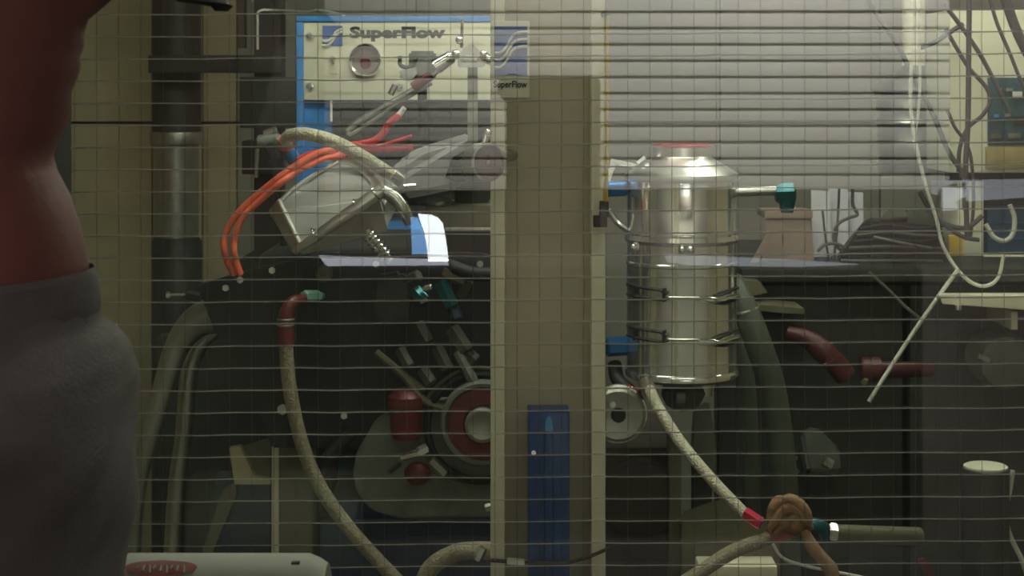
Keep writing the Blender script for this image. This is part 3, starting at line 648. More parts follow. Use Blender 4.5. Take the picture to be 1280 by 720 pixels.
for y in (361, 412):
    g = G()
    for dy in (-6, 6):
        pts = [on_tank(-69+i*(46/10), y+dy*(1 if i < 9 else 0.6)-1.5+abs(i)*0.25, 71) for i in range(11)]
        g.tube(pts, L(1.8, OY), 6, 1, False)
    g.tube([on_tank(-28, y-8, 71.5), on_tank(-28, y+8, 71.5)], L(2.0, OY), 6, 1, False)
    g.tube([on_tank(-62, y-8, 71.5), on_tank(-62, y+8, 71.5)], L(2.0, OY), 6, 1, False)
    cl = g.build('latch_loop', 'dark_steel', t)
    g = G(); g.tube([on_tank(14, y+5, 73), on_tank(30, y+6, 74), on_tank(44, y+7, 74), on_tank(66, y+6, 72)], [L(3.5, OY), L(4.5, OY), L(3, OY), L(4, OY)], 10, 3)
    lv_ = g.build('latch_lever', 'chrome', t)
    G().tube([on_tank(34, y+4, 73), on_tank(50, y-1, 73), on_tank(68, y-4, 71.5)], L(1.6, OY), 6, 3).build('latch_wire', 'dark_steel', lv_)
    G().tube([on_tank(34, y+10, 73), on_tank(50, y+12, 73), on_tank(68, y+8, 71.5)], L(1.6, OY), 6, 3).build('latch_wire', 'dark_steel', lv_)
    pts = [on_tank(-28+i*4.2, y+3, 69.6) for i in range(11)]
    G().tube(pts, L(1.5, OY), 6, 1, False).build('clamp_band', 'dull_steel', t)
for x in (-62, -6, 4): G().ball(on_tank(x, 306, 70), L(5, OY), 12).build('rivet', 'chrome', t)
G().cyl(P(880, 470, OY), P(880, 494, OY), L(11, OY), n=18, bev=0.002).build('outlet', 'dull_steel', t)
bl = G().cyl(P(783, 235, OY-0.01), P(757, 236, OY-0.02), L(10, OY), n=18, bev=0.002).build('inlet_fitting', 'blue_anodised', t)
G().cyl(P(783, 234, OY-0.01), P(790, 234, OY), L(7, OY), n=16).build('inlet_neck', 'aluminium', t)
G().hexnut(P(787, 432, OY-0.01), P(758, 434, OY-0.02), L(12, OY)).build('inlet_fitting', 'blue_anodised', t)
G().prism([(757, 226), (764, 198), (800, 206), (796, 211), (770, 206), (762, 228)], OY, OY+0.012, 0.001).build('bracket', 'aluminium', t)
G().tube([P(760, 262, OY), P(772, 278, OY), P(788, 290, OY-0.01)], L(4, OY), 8).build('bracket_arm', 'aluminium', t)
G().hexnut(P(796, 204, OY-0.02), P(806, 196, OY-0.02), L(4, OY)).build('wing_nut', 'chrome', t)
vt = G().cyl(P(915, 240, OY), P(972, 238, OY), L(6, OY), n=16).build('vent_pipe', 'aluminium', t)
G().lathe(P(985, 242, OY), (1, 0, 0.02), [(0, -0.022), (L(10, OY), -0.02), (L(14, OY), -0.010), (L(14, OY), 0.008), (L(9, OY), 0.012), (0, 0.012)], 6).build('vent_fitting', 'teal_anodised', vt)
G().cyl(P(984, 248, OY), P(984, 266, OY), L(11, OY), L(8, OY), 14, 0.001).build('vent_elbow', 'teal_anodised', vt)
zb_ = ZZ(474, OY)
G().box((oc.x+0.085, OY+0.115, 0.72), (0.03, 0.03, 1.44), None, 0.003).build('support_leg', 'dark_steel', t)
# below the tank
t = thing('idler_pulley', 'flat grey disc pulley with dark hub just right of cream post', 'pulley')
pp = P(773, 519, 2.72)
G().lathe(pp, (0, -1, 0), [(L(30, 2.72), -0.02), (L(33, 2.72), -0.016), (L(33, 2.72), 0.0), (L(30, 2.72), 0.003), (L(10, 2.72), 0.0), (0, 0.0)], 40).build('disc', 'dull_steel', t)
G().lathe(pp, (0, -1, 0), [(L(9.5, 2.72), -0.002), (L(9, 2.72), 0.004), (0, 0.004)], 20).build('hub', 'black_rubber', t)
G().torus(pp+Vector((0, 0.012, 0)), (0, 1, 0), L(35, 2.72), L(3, 2.72), 36, 8).build('toothed_rim', 'chrome', t)
G().cyl(pp+Vector((0, 0.014, 0)), pp+Vector((0, 0.2, 0)), 0.015, n=14).build('shaft', 'dark_steel', t)
G().cyl(P(766, 506, 2.70), P(766, 506, 2.72), L(4, 2.7), n=10).build('bolt', 'dull_steel', t)
t = thing('scavenge_valve', 'black valve block hanging under the silver tank', 'valve')
G().prism([(832, 486), (860, 482), (884, 490), (872, 512), (848, 516), (830, 505)], 2.74, 2.80, 0.004).build('valve_body', 'black_paint', t)
G().cyl(P(845, 497, 2.735), P(856, 497, 2.735), L(9, 2.74), n=14, bev=0.001).build('port', 'dark_green_hose', t)
G().cyl(P(870, 476, 2.79), P(868, 490, 2.78), L(8, 2.78), n=14).build('neck', 'dull_steel', t)
t = thing('red_elbow_fitting', 'small red and black elbow fitting above the grey disc pulley', 'fitting')
G().cyl(P(782, 486, 2.76), P(798, 494, 2.74), L(7, 2.75), n=14, bev=0.001).build('red_nut', 'red_anodised', t)
G().tube([P(768, 455, 2.80), P(772, 474, 2.78), P(786, 488, 2.76)], L(9, 2.78), 12).build('elbow', 'black_rubber', t)
t = thing('scavenge_hose', 'straight tan braided hose slanting from tank to red fitting', 'hose')
G().tube([P(812, 486, 2.72), P(822, 508, 2.66), P(850, 552, 2.62), P(890, 600, 2.58), P(932, 644, 2.55)], L(7.5, 2.62), 14).build('sleeve', 'braided_pale', t)
rf_ = G().hexnut(P(930, 641, 2.55), P(952, 655, 2.54), L(8.5, 2.55)).build('red_fitting', 'red_anodised', t)
G().cyl(P(806, 478, 2.74), P(815, 492, 2.71), L(9, 2.7), n=14, bev=0.001).build('end_fitting', 'olive_metal', t)
t = thing('return_hose', 'dull tan hose rising from bottom edge toward the knotted rag', 'hose')
G().tube([P(820, 750, 2.52), P(868, 720, 2.52), P(915, 690, 2.53), P(955, 675, 2.54), P(985, 667, 2.55)], L(9, 2.52), 14).build('sleeve', 'braided_tan', t)
G().cyl(P(962, 671, 2.54), P(996, 660, 2.55), L(11, 2.54), L(9, 2.54), 14, 0.001).build('red_end', 'pink_tape', t)
t = thing('teal_elbow_hose', 'teal elbow fitting joined to olive pipe at lower right', 'pipe')
G().tube([P(992, 662, 2.55), P(1012, 656, 2.55), P(1028, 660, 2.55), P(1036, 674, 2.56)], L(9, 2.55), 14).build('elbow', 'teal_anodised', t)
G().hexnut(P(996, 662, 2.545), P(1006, 657, 2.545), L(10, 2.55)).build('nut', 'teal_anodised', t)
G().cyl(P(1030, 667, 2.56), P(1150, 671, 2.62), L(12, 2.58), n=18, bev=0.002).build('pipe', 'olive_metal', t)
G().hexnut(P(1036, 666, 2.555), P(1046, 667, 2.555), L(13, 2.56)).build('collar', 'aluminium', t)
t = thing('knotted_rag', 'bunched tan rag with hanging tail tied round the red hose ends', 'rag')
g = G()
g.ball(P(985, 646, 2.52), (L(25, 2.52), 0.03, L(20, 2.52)), 40)
for v in g.bm.verts:
    c = v.co-P(985, 646, 2.52)
    v.co += c*(0.07*math.sin(4*math.atan2(c.x, c.z+0.02)+c.y*60)+0.05*math.sin(9*math.atan2(c.x, c.z+0.03)))
    if c.x > 0: v.co.z -= c.x*0.45
for k_, (xs, ys) in enumerate((((961, 966, 974, 984, 992), (652, 636, 627, 630, 648)), ((962, 972, 984, 998, 1008), (662, 645, 634, 638, 656)), ((966, 980, 994, 1006, 1014), (668, 655, 644, 648, 662)), ((974, 986, 998, 1008, 1012), (628, 624, 630, 642, 658)))):
    g.tube([P(x_, y_, 2.498-0.004*(k_ % 2)) for x_, y_ in zip(xs, ys)], [L(4, 2.5), L(7, 2.5), L(8, 2.5), L(7, 2.5), L(4, 2.5)], 10)
g.build('bunch', 'tan_cloth', t, sharp=120)
G().tube([P(1006, 664, 2.50), P(1014, 682, 2.49), P(1026, 696, 2.49), P(1038, 712, 2.49), P(1044, 730, 2.49)], [L(6, 2.5), L(9, 2.5), L(8, 2.5), L(10, 2.5), L(6, 2.5)], 10).build('tail', 'tan_cloth', t)
t = thing('thin_white_wire', 'thin white wire curving under the tan rag', 'wire')
G().tube([P(966, 680, 2.5), P(978, 697, 2.5), P(1005, 707, 2.5), P(1040, 714, 2.5), P(1090, 724, 2.5)], L(2, 2.5), 8).build('wire', 'white_cable', t)

# dark absorber under the tank
t = thing('dynamometer_absorber', 'dark brown dynamometer housing below tank behind slanting hose', 'machine')
a = P(720, 0, 2.86); b_ = P(850, 0, 2.86); z1 = ZZ(560, 2.86)
G().box(((a.x+b_.x)/2, 3.02, z1/2), (b_.x-a.x, 0.3, z1), None, 0.01).build('housing', 'dark_brown', t)
G().lathe(P(800, 620, 2.86), (0, -1, 0), [(L(48, 2.86), 0), (L(46, 2.86), 0.03), (L(20, 2.86), 0.04), (0, 0.04)], 36).build('round_cover', 'dark_brown', t)
G().pbox(836, 540, 852, 800, 2.82, 2.86, 0.002).build('edge_channel', 'olive_metal', t)
G().hexnut(P(846, 652, 2.80), P(872, 654, 2.80), L(4, 2.8)).build('bolt', 'olive_metal', t)
t = thing('grey_cowl', 'pale grey wedge shaped cowl under the black valve block', 'cowl')
G().hull([P(866, 512, 2.86), P(886, 500, 2.86), P(896, 560, 2.86), P(893, 592, 2.86), P(862, 575, 2.86), P(866, 515, 2.97), P(886, 505, 2.97), P(896, 595, 2.97), P(862, 580, 2.97)], 0.004).build('shell', 'cast_grey', t)
G().pbox(868, 590, 890, 790, 2.90, 2.95).build('leg', 'dark_steel', t)
t = thing('olive_case', 'olive drab steel case with cream lid at bottom edge', 'case')
G().hull([P(852, 640, 2.70), P(905, 622, 2.70), P(975, 660, 2.70), P(975, 800, 2.70), P(852, 800, 2.70), P(852, 650, 2.88), P(905, 640, 2.88), P(975, 668, 2.88), P(975, 800, 2.88), P(852, 800, 2.88)], 0.003).build('body', 'olive_metal', t)
G().pbox(874, 708, 972, 730, 2.64, 2.70, 0.003).build('lid', 'cream_paint', t)

# ================================================================ RIGHT: BENCH, CABINET AND CLUTTER
BY = 3.3
t = thing('steel_bench', 'large dark steel bench carrying cabinet and cables', 'bench')
a = P(925, 335, BY); x1 = 2.0
G().box(((a.x+x1)/2, BY+0.3, a.z-0.012), (x1-a.x, 0.64, 0.024), None, 0.003).build('bench_top', 'dark_steel', t)
n = 5
for i in range(n):
    u0 = a.x+0.01+(x1-a.x)*i/n; u1 = a.x+(x1-a.x)*(i+1)/n-0.004
    G().box(((u0+u1)/2, BY+0.04, (a.z-0.03)/2), (u1-u0, 0.03, a.z-0.04), None, 0.003).build('side_panel', 'dark_steel', t)
G().box(((a.x+x1)/2, BY+0.35, (a.z-0.03)/2), (x1-a.x-0.04, 0.5, a.z-0.05)).build('carcass', 'black_paint', t)
for (x, y) in ((1068, 346), (1137, 346)): G().cyl(P(x, y, BY-0.004), P(x, y, BY+0.01), L(2.4, BY), n=10).build('rivet', 'aluminium', t)
def yb(Y): return HZ+(CZ-ZZ(335, BY)-0.001)*F/Y
# carton
t = thing('carton', 'small faded brown carton on bench beside white sheets', 'box')
CY_ = 3.42
G().hull([P(952, yb(CY_), CY_), P(1018, yb(CY_), CY_), P(1014, 272, CY_), P(958, 272, CY_), P(952, yb(CY_), CY_+0.1), P(1018, yb(CY_), CY_+0.1), P(1014, 272, CY_+0.1), P(958, 272, CY_+0.1)], 0.002).build('body', 'carton', t)
G().prism([(938, yb(CY_-0.03)), (962, 285), (968, 285), (948, yb(CY_-0.03))], CY_-0.03, CY_-0.026).build('side_flap', 'carton', t)
G().pbox(956, 264, 1016, 273, CY_-0.004, CY_+0.104, 0.001).build('lid', 'carton', t)
# white folder sheets
for i, (x0, x1_, y0, lab) in enumerate(((1014, 1038, 238, 'white board sheet standing beside the carton'), (1036, 1060, 236, 'middle white board sheet behind black cable loops'), (1056, 1079, 240, 'white board sheet standing next to black crate'))):
    o = G().prism([(x0, y0), (x1_, y0+1), (x1_+1, yb(3.50+0.03*i)), (x0+1, yb(3.50+0.03*i))], 3.50+0.03*i, 3.512+0.03*i, 0.001).build('board_sheet', 'paper_white'); tag(o, lab, 'sheet', 'white sheets on the bench')
def cable(name, label, pts, r, m, Y, cat='cable', group=None):
    o = G().tube([P(p[0], p[1], p[2] if len(p) > 2 else Y) for p in pts], L(r, Y), 8).build(name, m); return tag(o, label, cat, group)
cable('cable_loop', 'black cable looping in front of the white sheets', [(1066, 236), (1066, 256), (1072, 268), (1062, 272), (1048, 280), (1042, 296), (1048, 310), (1060, 316)], 2.2, 'grey_cable', 3.44)
cable('cable_loop', 'thin dark cable hanging straight down over middle white sheet', [(1049, 236), (1048, 262), (1046, 290), (1042, 328)], 1.6, 'grey_cable', 3.46)
cable('cable_loop', 'dark cable arching low at foot of white sheets', [(1022, 314), (1032, 306), (1046, 305), (1058, 312), (1064, 326)], 2.0, 'grey_cable', 3.43)
cable('cable_loop', 'thin dark cable drooping beside the carton', [(1028, 262), (1031, 290), (1034, 312), (1038, 328)], 1.4, 'grey_cable', 3.45)
# black crate heaped with cables
t = thing('cable_crate', 'black sloping crate heaped with dark cables on bench', 'crate')
G().hull([P(1046, yb(3.4), 3.40), P(1186, yb(3.4), 3.40), P(1176, 282, 3.40), P(1080, 276, 3.40), P(1046, yb(3.6), 3.6), P(1186, yb(3.6), 3.6), P(1172, 276, 3.6), P(1086, 272, 3.6)], 0.004).build('crate_body', 'black_rubber', t)
for i in range(6):
    y = 284+i*8
    G().tube([P(1076-i*5, y+2, 3.395), P(1110, y-3+i, 3.385), P(1145, y+2, 3.385), P(1178, y+(3 if i % 2 else -2), 3.395)], L(2.2, 3.4), 8).build('cable', 'grey_cable' if i % 2 else 'black_rubber', t)
G().tube([P(1092, 296, 3.38), P(1130, 304, 3.375), P(1164, 310, 3.38)], L(1.8, 3.4), 8).build('cable', 'dull_steel', t)
G().hull([P(1100, 276, 3.42), P(1108, 262, 3.42), P(1130, 260, 3.42), P(1140, 272, 3.42), P(1100, 278, 3.5), P(1140, 278, 3.5), P(1120, 258, 3.48)], 0.003).build('connector', 'olive_metal', t)
G().pbox(1134, 262, 1172, 284, 3.42, 3.5, 0.004).build('green_pouch', 'dark_green_hose', t)
# cabinet
CBY = 3.5
t = thing('electrical_cabinet', 'cream electrical cabinet with open circuit board window among cables', 'cabinet')
zc0 = ZZ(335, BY)+0.001
a = P(1187, 12, CBY); b_ = P(1420, 12, CBY); zmid = ZZ(216, CBY)
G().box(((a.x+b_.x)/2, CBY+0.1, (a.z+zmid)/2), (b_.x-a.x, 0.2, a.z-zmid), None, 0.004).build('upper_case', 'pale_cabinet', t)
cw = G().pbox(1235, 97, 1400, 182, CBY-0.004, CBY+0.004, 0.001).build('circuit_board', 'board_teal', t)
for (x, y, m, w_, h_) in ((1250, 112, 'chrome', 5, 3), (1262, 112, 'chrome', 9, 4), (1272, 118, 'white_plastic', 12, 7), (1246, 145, 'blue_light', 6, 4), (1260, 144, 'chrome', 8, 4), (1275, 150, 'dark_steel', 14, 10), (1245, 170, 'olive_metal', 14, 6), (1268, 170, 'dull_steel', 16, 6)):
    G().pbox(x-w_/2, y-h_/2, x+w_/2, y+h_/2, CBY-0.010, CBY-0.004, 0.0006).build('component', m, cw)
G().pbox(1233, 184, 1400, 211, CBY-0.008, CBY+0.004, 0.002).build('terminal_strip', 'dull_tan', t)
G().pbox(1187, 216, 1400, 226, CBY+0.02, CBY+0.06).build('dark_gap', 'black_rubber', t)
zlo = zc0
xa = P(1200, 0, CBY).x; xb = P(1233, 0, CBY).x; zt2 = ZZ(226, CBY)
G().box(((xa+xb)/2, CBY+0.08, (zt2+zlo)/2), (xb-xa, 0.12, zt2-zlo), None, 0.002).build('side_column', 'pale_cabinet', t)
xc_ = P(1400, 0, CBY).x
G().box(((xb+xc_)/2, CBY+0.1, (zt2+zlo)/2), (xc_-xb-0.004, 0.1, zt2-zlo), None, 0.002).build('lower_case', 'dark_steel', t)
dsp = G().pbox(1234, 258, 1390, 318, CBY+0.03, CBY+0.05, 0.001).build('blue_display', 'screen_blue', t)
for yy in (278, 298): G().pbox(1236, yy, 1388, yy+1.5, CBY+0.027, CBY+0.03).build('display_rule', 'blue_anodised', dsp)
G().pbox(1230, 319, 1400, 326, CBY+0.02, CBY+0.05, 0.001).build('lower_ledge', 'pale_cabinet', t)
o = G().pbox(1186, 294, 1204, 320, CBY-0.06, CBY-0.055, 0.0008).build('tag_card', 'yellow_label', t)
# added ribbed form standing in for a dark reflection left of the cabinet
t = thing('dark_reflection_form', 'added grey ribbed form for a dark reflection, hanging left of the cream cabinet', 'duct')
AY = 3.85; ac = P(1142, 0, AY)
prof = []
for y, r in ((216, 42), (212, 44), (186, 44), (180, 46), (174, 44), (158, 45), (153, 47), (148, 45), (140, 46), (134, 48), (128, 46), (118, 48), (112, 50), (106, 46), (92, 24), (82, 14)):
    prof.append((L(r, AY), ZZ(y, AY)))
G().lathe((ac.x, AY, 0), (0, 0, 1), prof, 40).build('ribbed_body', 'dull_steel', t)
G().cyl((ac.x, AY, ZZ(84, AY)), (ac.x, AY, 2.85), L(14, AY), n=20).build('drop_pipe', 'cream_paint', t)
# hanging cables
CG = 'dark cables hanging by the cabinet'
cable('hanging_cable', 'thick dark cable slanting down from top edge to cabinet side', [(1060, -60), (1085, 0), (1118, 50), (1140, 92), (1165, 140), (1186, 190), (1204, 220), (1206, 262)], 3.2, 'grey_cable', 3.3, group=CG)
cable('hanging_cable', 'straight dark cable running down cabinet front', [(1212, -40), (1211, 60), (1210, 150), (1207, 215), (1209, 300)], 3.4, 'grey_cable', 3.32, group=CG)
cable('hanging_cable', 'broad dark cable crossing the top corner beside frame edge', [(1245, -40), (1262, 15), (1276, 50), (1300, 95)], 6.5, 'grey_cable', 3.3, group=CG)
cable('hanging_cable', 'dark cable slanting over cream cabinet to its circuit board', [(1180, 5), (1205, 38), (1225, 68), (1236, 88), (1262, 140)], 2.8, 'grey_cable', 3.36, group=CG)
cable('hanging_cable', 'thin dark cable slanting down from cabinet top corner', [(1232, -20), (1246, 28), (1262, 66), (1274, 96), (1296, 150)], 2.4, 'grey_cable', 3.36, group=CG)
cable('hanging_cable', 'dark cable curling from cabinet edge to board window', [(1182, 36), (1198, 64), (1212, 86), (1232, 108), (1238, 126), (1228, 144), (1210, 160), (1200, 184), (1198, 215)], 2.6, 'grey_cable', 3.4, group=CG)
cable('hanging_cable', 'lower dark cable bending across the cabinet column', [(1184, 138), (1194, 160), (1206, 176), (1214, 200), (1217, 250), (1213, 300)], 2.2, 'grey_cable', 3.4, group=CG)
cable('hanging_cable', 'dark cable sagging from ribbed form to cabinet column', [(1150, 240), (1168, 270), (1190, 283), (1210, 284), (1228, 270)], 3.2, 'grey_cable', 3.36, group=CG)
cable('hanging_cable', 'dark cable passing over the yellow tag', [(1160, 262), (1182, 282), (1204, 296), (1224, 300)], 2.8, 'grey_cable', 3.34, group=CG)
cable('hanging_cable', 'dark cable branching left toward ribbed form', [(1150, 60), (1170, 52), (1188, 40), (1204, 30)], 3.0, 'grey_cable', 3.45, group=CG)
WG = 'white cables hanging by the cabinet'
cable('white_cable', 'long white cable falling from top edge and looping under cabinet', [(1141, -50), (1142, 20), (1140, 70), (1138, 120), (1141, 160), (1148, 195), (1158, 235), (1170, 272), (1178, 306), (1196, 336), (1216, 354), (1234, 357), (1248, 346), (1255, 318)], 2.3, 'white_cable', 3.22, group=WG)
cable('white_cable', 'shorter thin white cable beside the long one', [(1152, -50), (1149, 40), (1150, 100), (1148, 140), (1143, 175), (1148, 200)], 1.8, 'white_cable', 3.24, group=WG)
cable('white_cable', 'pale cable loop in front of the blue display', [(1232, 280), (1242, 296), (1256, 301), (1266, 292), (1268, 272), (1262, 256)], 3.0, 'white_cable', 3.4, group=WG)
cable('white_cable', 'white rod like cable slanting from bench edge into the dark', [(1198, 336), (1172, 372), (1140, 418), (1110, 464), (1086, 502)], 2.6, 'white_cable', 3.18, group=WG)
cable('blue_grey_cable', 'faint blue grey cable slanting below bench edge', [(1086, 340), (1110, 362), (1130, 382), (1152, 400)], 2.2, 'dull_steel', 3.22)
cable('white_cable', 'pale hose drooping at lower frame edge beside dark can', [(1266, 588), (1262, 614), (1257, 640), (1262, 668), (1278, 702), (1290, 740)], 3.2, 'white_cable', 2.95, group=WG)
# shelf brackets, hoses, red valve, can under the bench
t = thing('wall_shelf', 'pale narrow shelf plate below the cabinet', 'shelf')
G().hull([P(1174, 368, 3.12), P(1330, 372, 3.12), P(1330, 391, 3.12), P(1178, 380, 3.12), P(1174, 366, 3.29), P(1330, 366, 3.29), P(1330, 380, 3.29)], 0.001).build('plate', 'pale_cabinet', t)
G().pbox(1196, 382, 1202, 388, 3.10, 3.12, 0.001).build('screw', 'chrome', t)
G().pbox(1264, 390, 1272, 412, 3.14, 3.3).build('bracket', 'cream_paint', t)
t = thing('angle_strip', 'short pale metal strip below carton on bench front', 'strip')
G().prism([(934, 380), (965, 382), (1006, 386), (1006, 393), (970, 391), (934, 387)], 3.2, 3.31, 0.001).build('strip', 'olive_metal', t)
G().prism([(928, 350), (950, 352), (960, 366), (934, 372)], 3.24, 3.31, 0.001).build('corner_plate', 'olive_metal', t)
t = thing('suction_hose', 'thick dark green hose bending down right of the tank', 'hose')
G().tube([P(912, 352, 3.05), P(930, 384, 3.02), P(948, 430, 3.0), P(964, 480, 3.0), P(974, 540, 3.0), P(980, 600, 3.0), P(984, 700, 3.0), P(984, 820, 3.0)], L(17, 3.0), 20).build('hose', 'dark_green_hose', t)
G().torus(P(930, 388, 3.02), (0.3, 0, -1), L(18, 3.0), L(2.4, 3.0), 24, 8).build('hose_clamp', 'dull_steel', t)
t = thing('suction_hose', 'thinner dark hose hanging behind the thick green one', 'hose')
G().tube([P(918, 372, 3.16), P(928, 430, 3.14), P(936, 500, 3.14), P(940, 600, 3.14), P(940, 820, 3.14)], L(10, 3.1), 16).build('hose', 'dark_green_hose', t)
G().torus(P(922, 400, 3.15), (0.1, 0, -1), L(11, 3.1), L(2, 3.1), 20, 8).build('hose_clamp', 'dull_steel', t)
t = thing('red_hose_clamp', 'dark red pipe coupling with slanted arm in front of bench', 'coupling')
G().tube([P(984, 416, 3.2), P(1010, 424, 3.19), P(1030, 440, 3.18), P(1050, 462, 3.18)], [L(9, 3.2), L(12, 3.2), L(15, 3.2), L(13, 3.2)], 14).build('arm', 'dark_red', t)
G().cyl(P(1040, 448, 3.16), P(1058, 472, 3.16), L(14, 3.2), n=18, bev=0.002).build('collar', 'dark_red', t)
t = thing('red_pipe', 'dull red pipe stub lying level behind slanting white cable', 'pipe')
G().cyl(P(1080, 462, 3.22), P(1165, 462, 3.24), L(12, 3.2), L(9, 3.2), 18, 0.002).build('pipe', 'dark_red', t)
G().cyl(P(1076, 462, 3.21), P(1100, 462, 3.21), L(16, 3.2), n=18, bev=0.002).build('flange', 'dark_red', t)
G().hexnut(P(1080, 478, 3.18), P(1084, 474, 3.2), L(4, 3.2)).build('bolt', 'olive_metal', t)
t = thing('lidded_can', 'dark round can with pale flat lid at lower right', 'can')
kc = P(1232, 583, 2.95)
G().lathe((kc.x, 2.95, 0), (0, 0, 1), [(L(29, 2.95), 0), (L(29, 2.95), kc.z-0.004), (L(27, 2.95), kc.z-0.002)], 32).build('can_body', 'dark_steel', t)
G().lathe((kc.x, 2.95, 0), (0, 0, 1), [(0, kc.z-0.003), (L(27, 2.95), kc.z-0.003), (L(27, 2.95), kc.z+0.001), (L(24, 2.95), kc.z+0.003), (0, kc.z+0.003)], 32).build('lid', 'pale_cabinet', t)
t = thing('grey_canister', 'dim grey round canister hanging at right edge under shelf', 'canister')
G().lathe(P(1256, 452, 3.2), (0, -1, 0), [(L(36, 3.2), -0.08), (L(36, 3.2), 0), (L(32, 3.2), 0.012), (0, 0.02)], 32).build('body', 'cast_grey', t)
G().hexnut(P(1222, 444, 3.14), P(1236, 450, 3.14), L(6, 3.14)).build('fitting', 'dull_steel', t)
t = thing('cast_housing', 'dim lumpy grey casting beside thick green hose', 'casting')
g = G(); g.hull([P(1000, 540, 3.15), P(1018, 530, 3.15), P(1045, 562, 3.15), P(1052, 590, 3.15), P(1010, 590, 3.15), P(998, 560, 3.3), P(1050, 560, 3.3), P(1045, 595, 3.3), P(1005, 595, 3.3)], 0.006); g.build('body', 'cast_grey', t)
G().hexnut(P(1030, 576, 3.12), P(1040, 582, 3.12), L(7, 3.1)).build('nut', 'dull_steel', t)
G().tube([P(996, 572, 3.14), P(990, 580, 3.12), P(998, 590, 3.14)], L(2, 3.1), 6).build('wire_bail', 'dull_steel', t)
G().pbox(1010, 592, 1040, 840, 3.2, 3.28).build('leg', 'dark_steel', t)
t = thing('red_strap', 'short dull red strap at bottom edge under the olive pipe', 'strap')
G().prism([(1148, 700), (1156, 698), (1172, 724), (1176, 760), (1166, 760), (1160, 726)], 2.7, 2.71, 0.001).build('strap', 'red_paint', t)

# ================================================================ CONTROL ROOM: TUBE ON THE SILL, PERSON, CONSOLE
SY = 1.07
t = thing('carton_tube', 'white lying cartridge with red oval label on the window sill', 'cartridge')
r0 = 0.040; zc_ = wz0+r0; x0 = P(150, 0, SY).x; x1 = P(408, 0, SY).x
G().lathe((x0, SY+0.004, zc_), (1, 0, 0), [(r0*0.9, 0), (r0, 0.003), (r0, (x1-x0)-0.012), (r0*0.93, (x1-x0)-0.005), (r0*0.85, x1-x0), (0, x1-x0)], 40).build('tube_body', 'tube_label_white', t)
oc_x = P(206, 0, SY).x; ow = L(45, SY)
def ov(u, v, r): # u along the axis, v angle from the top toward the camera
    an = v; return Vector((u, SY+0.004-r*math.sin(an), zc_+r*math.cos(an)))
g = G(); bm = g.bm; rows = []
for j in range(9):
    s_ = -1+2*j/8; row = []
    for i in range(25):
        th = 2*PI*i/24
    hw_ = math.sqrt(max(0.0, 1-s_*s_))
    rows.append([bm.verts.new(ov(oc_x+ow*hw_*(-1+2*i/12), 0.42+0.19*s_, r0+0.0005)) for i in range(13)])
for ra, rb_ in zip(rows, rows[1:]):
    for i in range(12):
        try: bm.faces.new((ra[i], ra[i+1], rb_[i+1], rb_[i]))
        except Exception: pass
bmesh.ops.remove_doubles(bm, verts=bm.verts, dist=1e-6)
lb = g.build('oval_label', 'label_red', t)
for i in range(9):
    u = oc_x-ow*0.62+ow*1.24*i/8
    hgt = 0.10+0.05*((i*7) % 3)
    G().tube([ov(u, 0.38, r0+0.0006), ov(u+0.001*((i % 3)-1), 0.38+hgt*0.8, r0+0.0006)], 0.0007, 6, 1, False).build('label_mark', 'tube_label_white', lb)
G().pbox(364, 703, 374, 706, SY-0.024, SY-0.02).build('printed_mark', 'letter_grey', t)

# person in profile, facing right, looking down
QY = 0.85
def X_(px): return (px-640)/F*QY
def Z_(py): return CZ-(py-HZ)/F*QY
def loft(g, rings, n=40, fine=1):
    bm = g.bm; out = []
    if fine > 1:
        rings = [tuple(p+(q-p)*k/fine for p, q in zip(ra, rb)) for ra, rb in zip(rings, rings[1:]) for k in range(fine)]+[rings[-1]]
    for (y, xf, xb, hd, nose, yc) in rings:
        xc = xb+(xf-xb)*0.5; ring = []
        for k in range(n):
            a_ = 2*PI*k/n; c = math.cos(a_); s_ = math.sin(a_)
            x = xc+(xf-xc)*(abs(c)**0.9)*(1 if c > 0 else -1)
            if c > 0 and nose: x += nose*math.exp(-(s_/0.16)**2)
            yy = yc+hd*(abs(s_)**0.9)*(1 if s_ > 0 else -1)
            z = Z_(y)
            ring.append(bm.verts.new((X_(x), QY+yy, z)))
        out.append(ring)
    for a_, b2 in zip(out, out[1:]):
        for k in range(n): bm.faces.new((a_[k], a_[(k+1) % n], b2[(k+1) % n], b2[k]))
    bm.faces.new(out[0][::-1]); bm.faces.new(out[-1])
per = thing('person', 'person in grey sweatshirt and black cap in profile, looking down at window', 'person')
g = G()
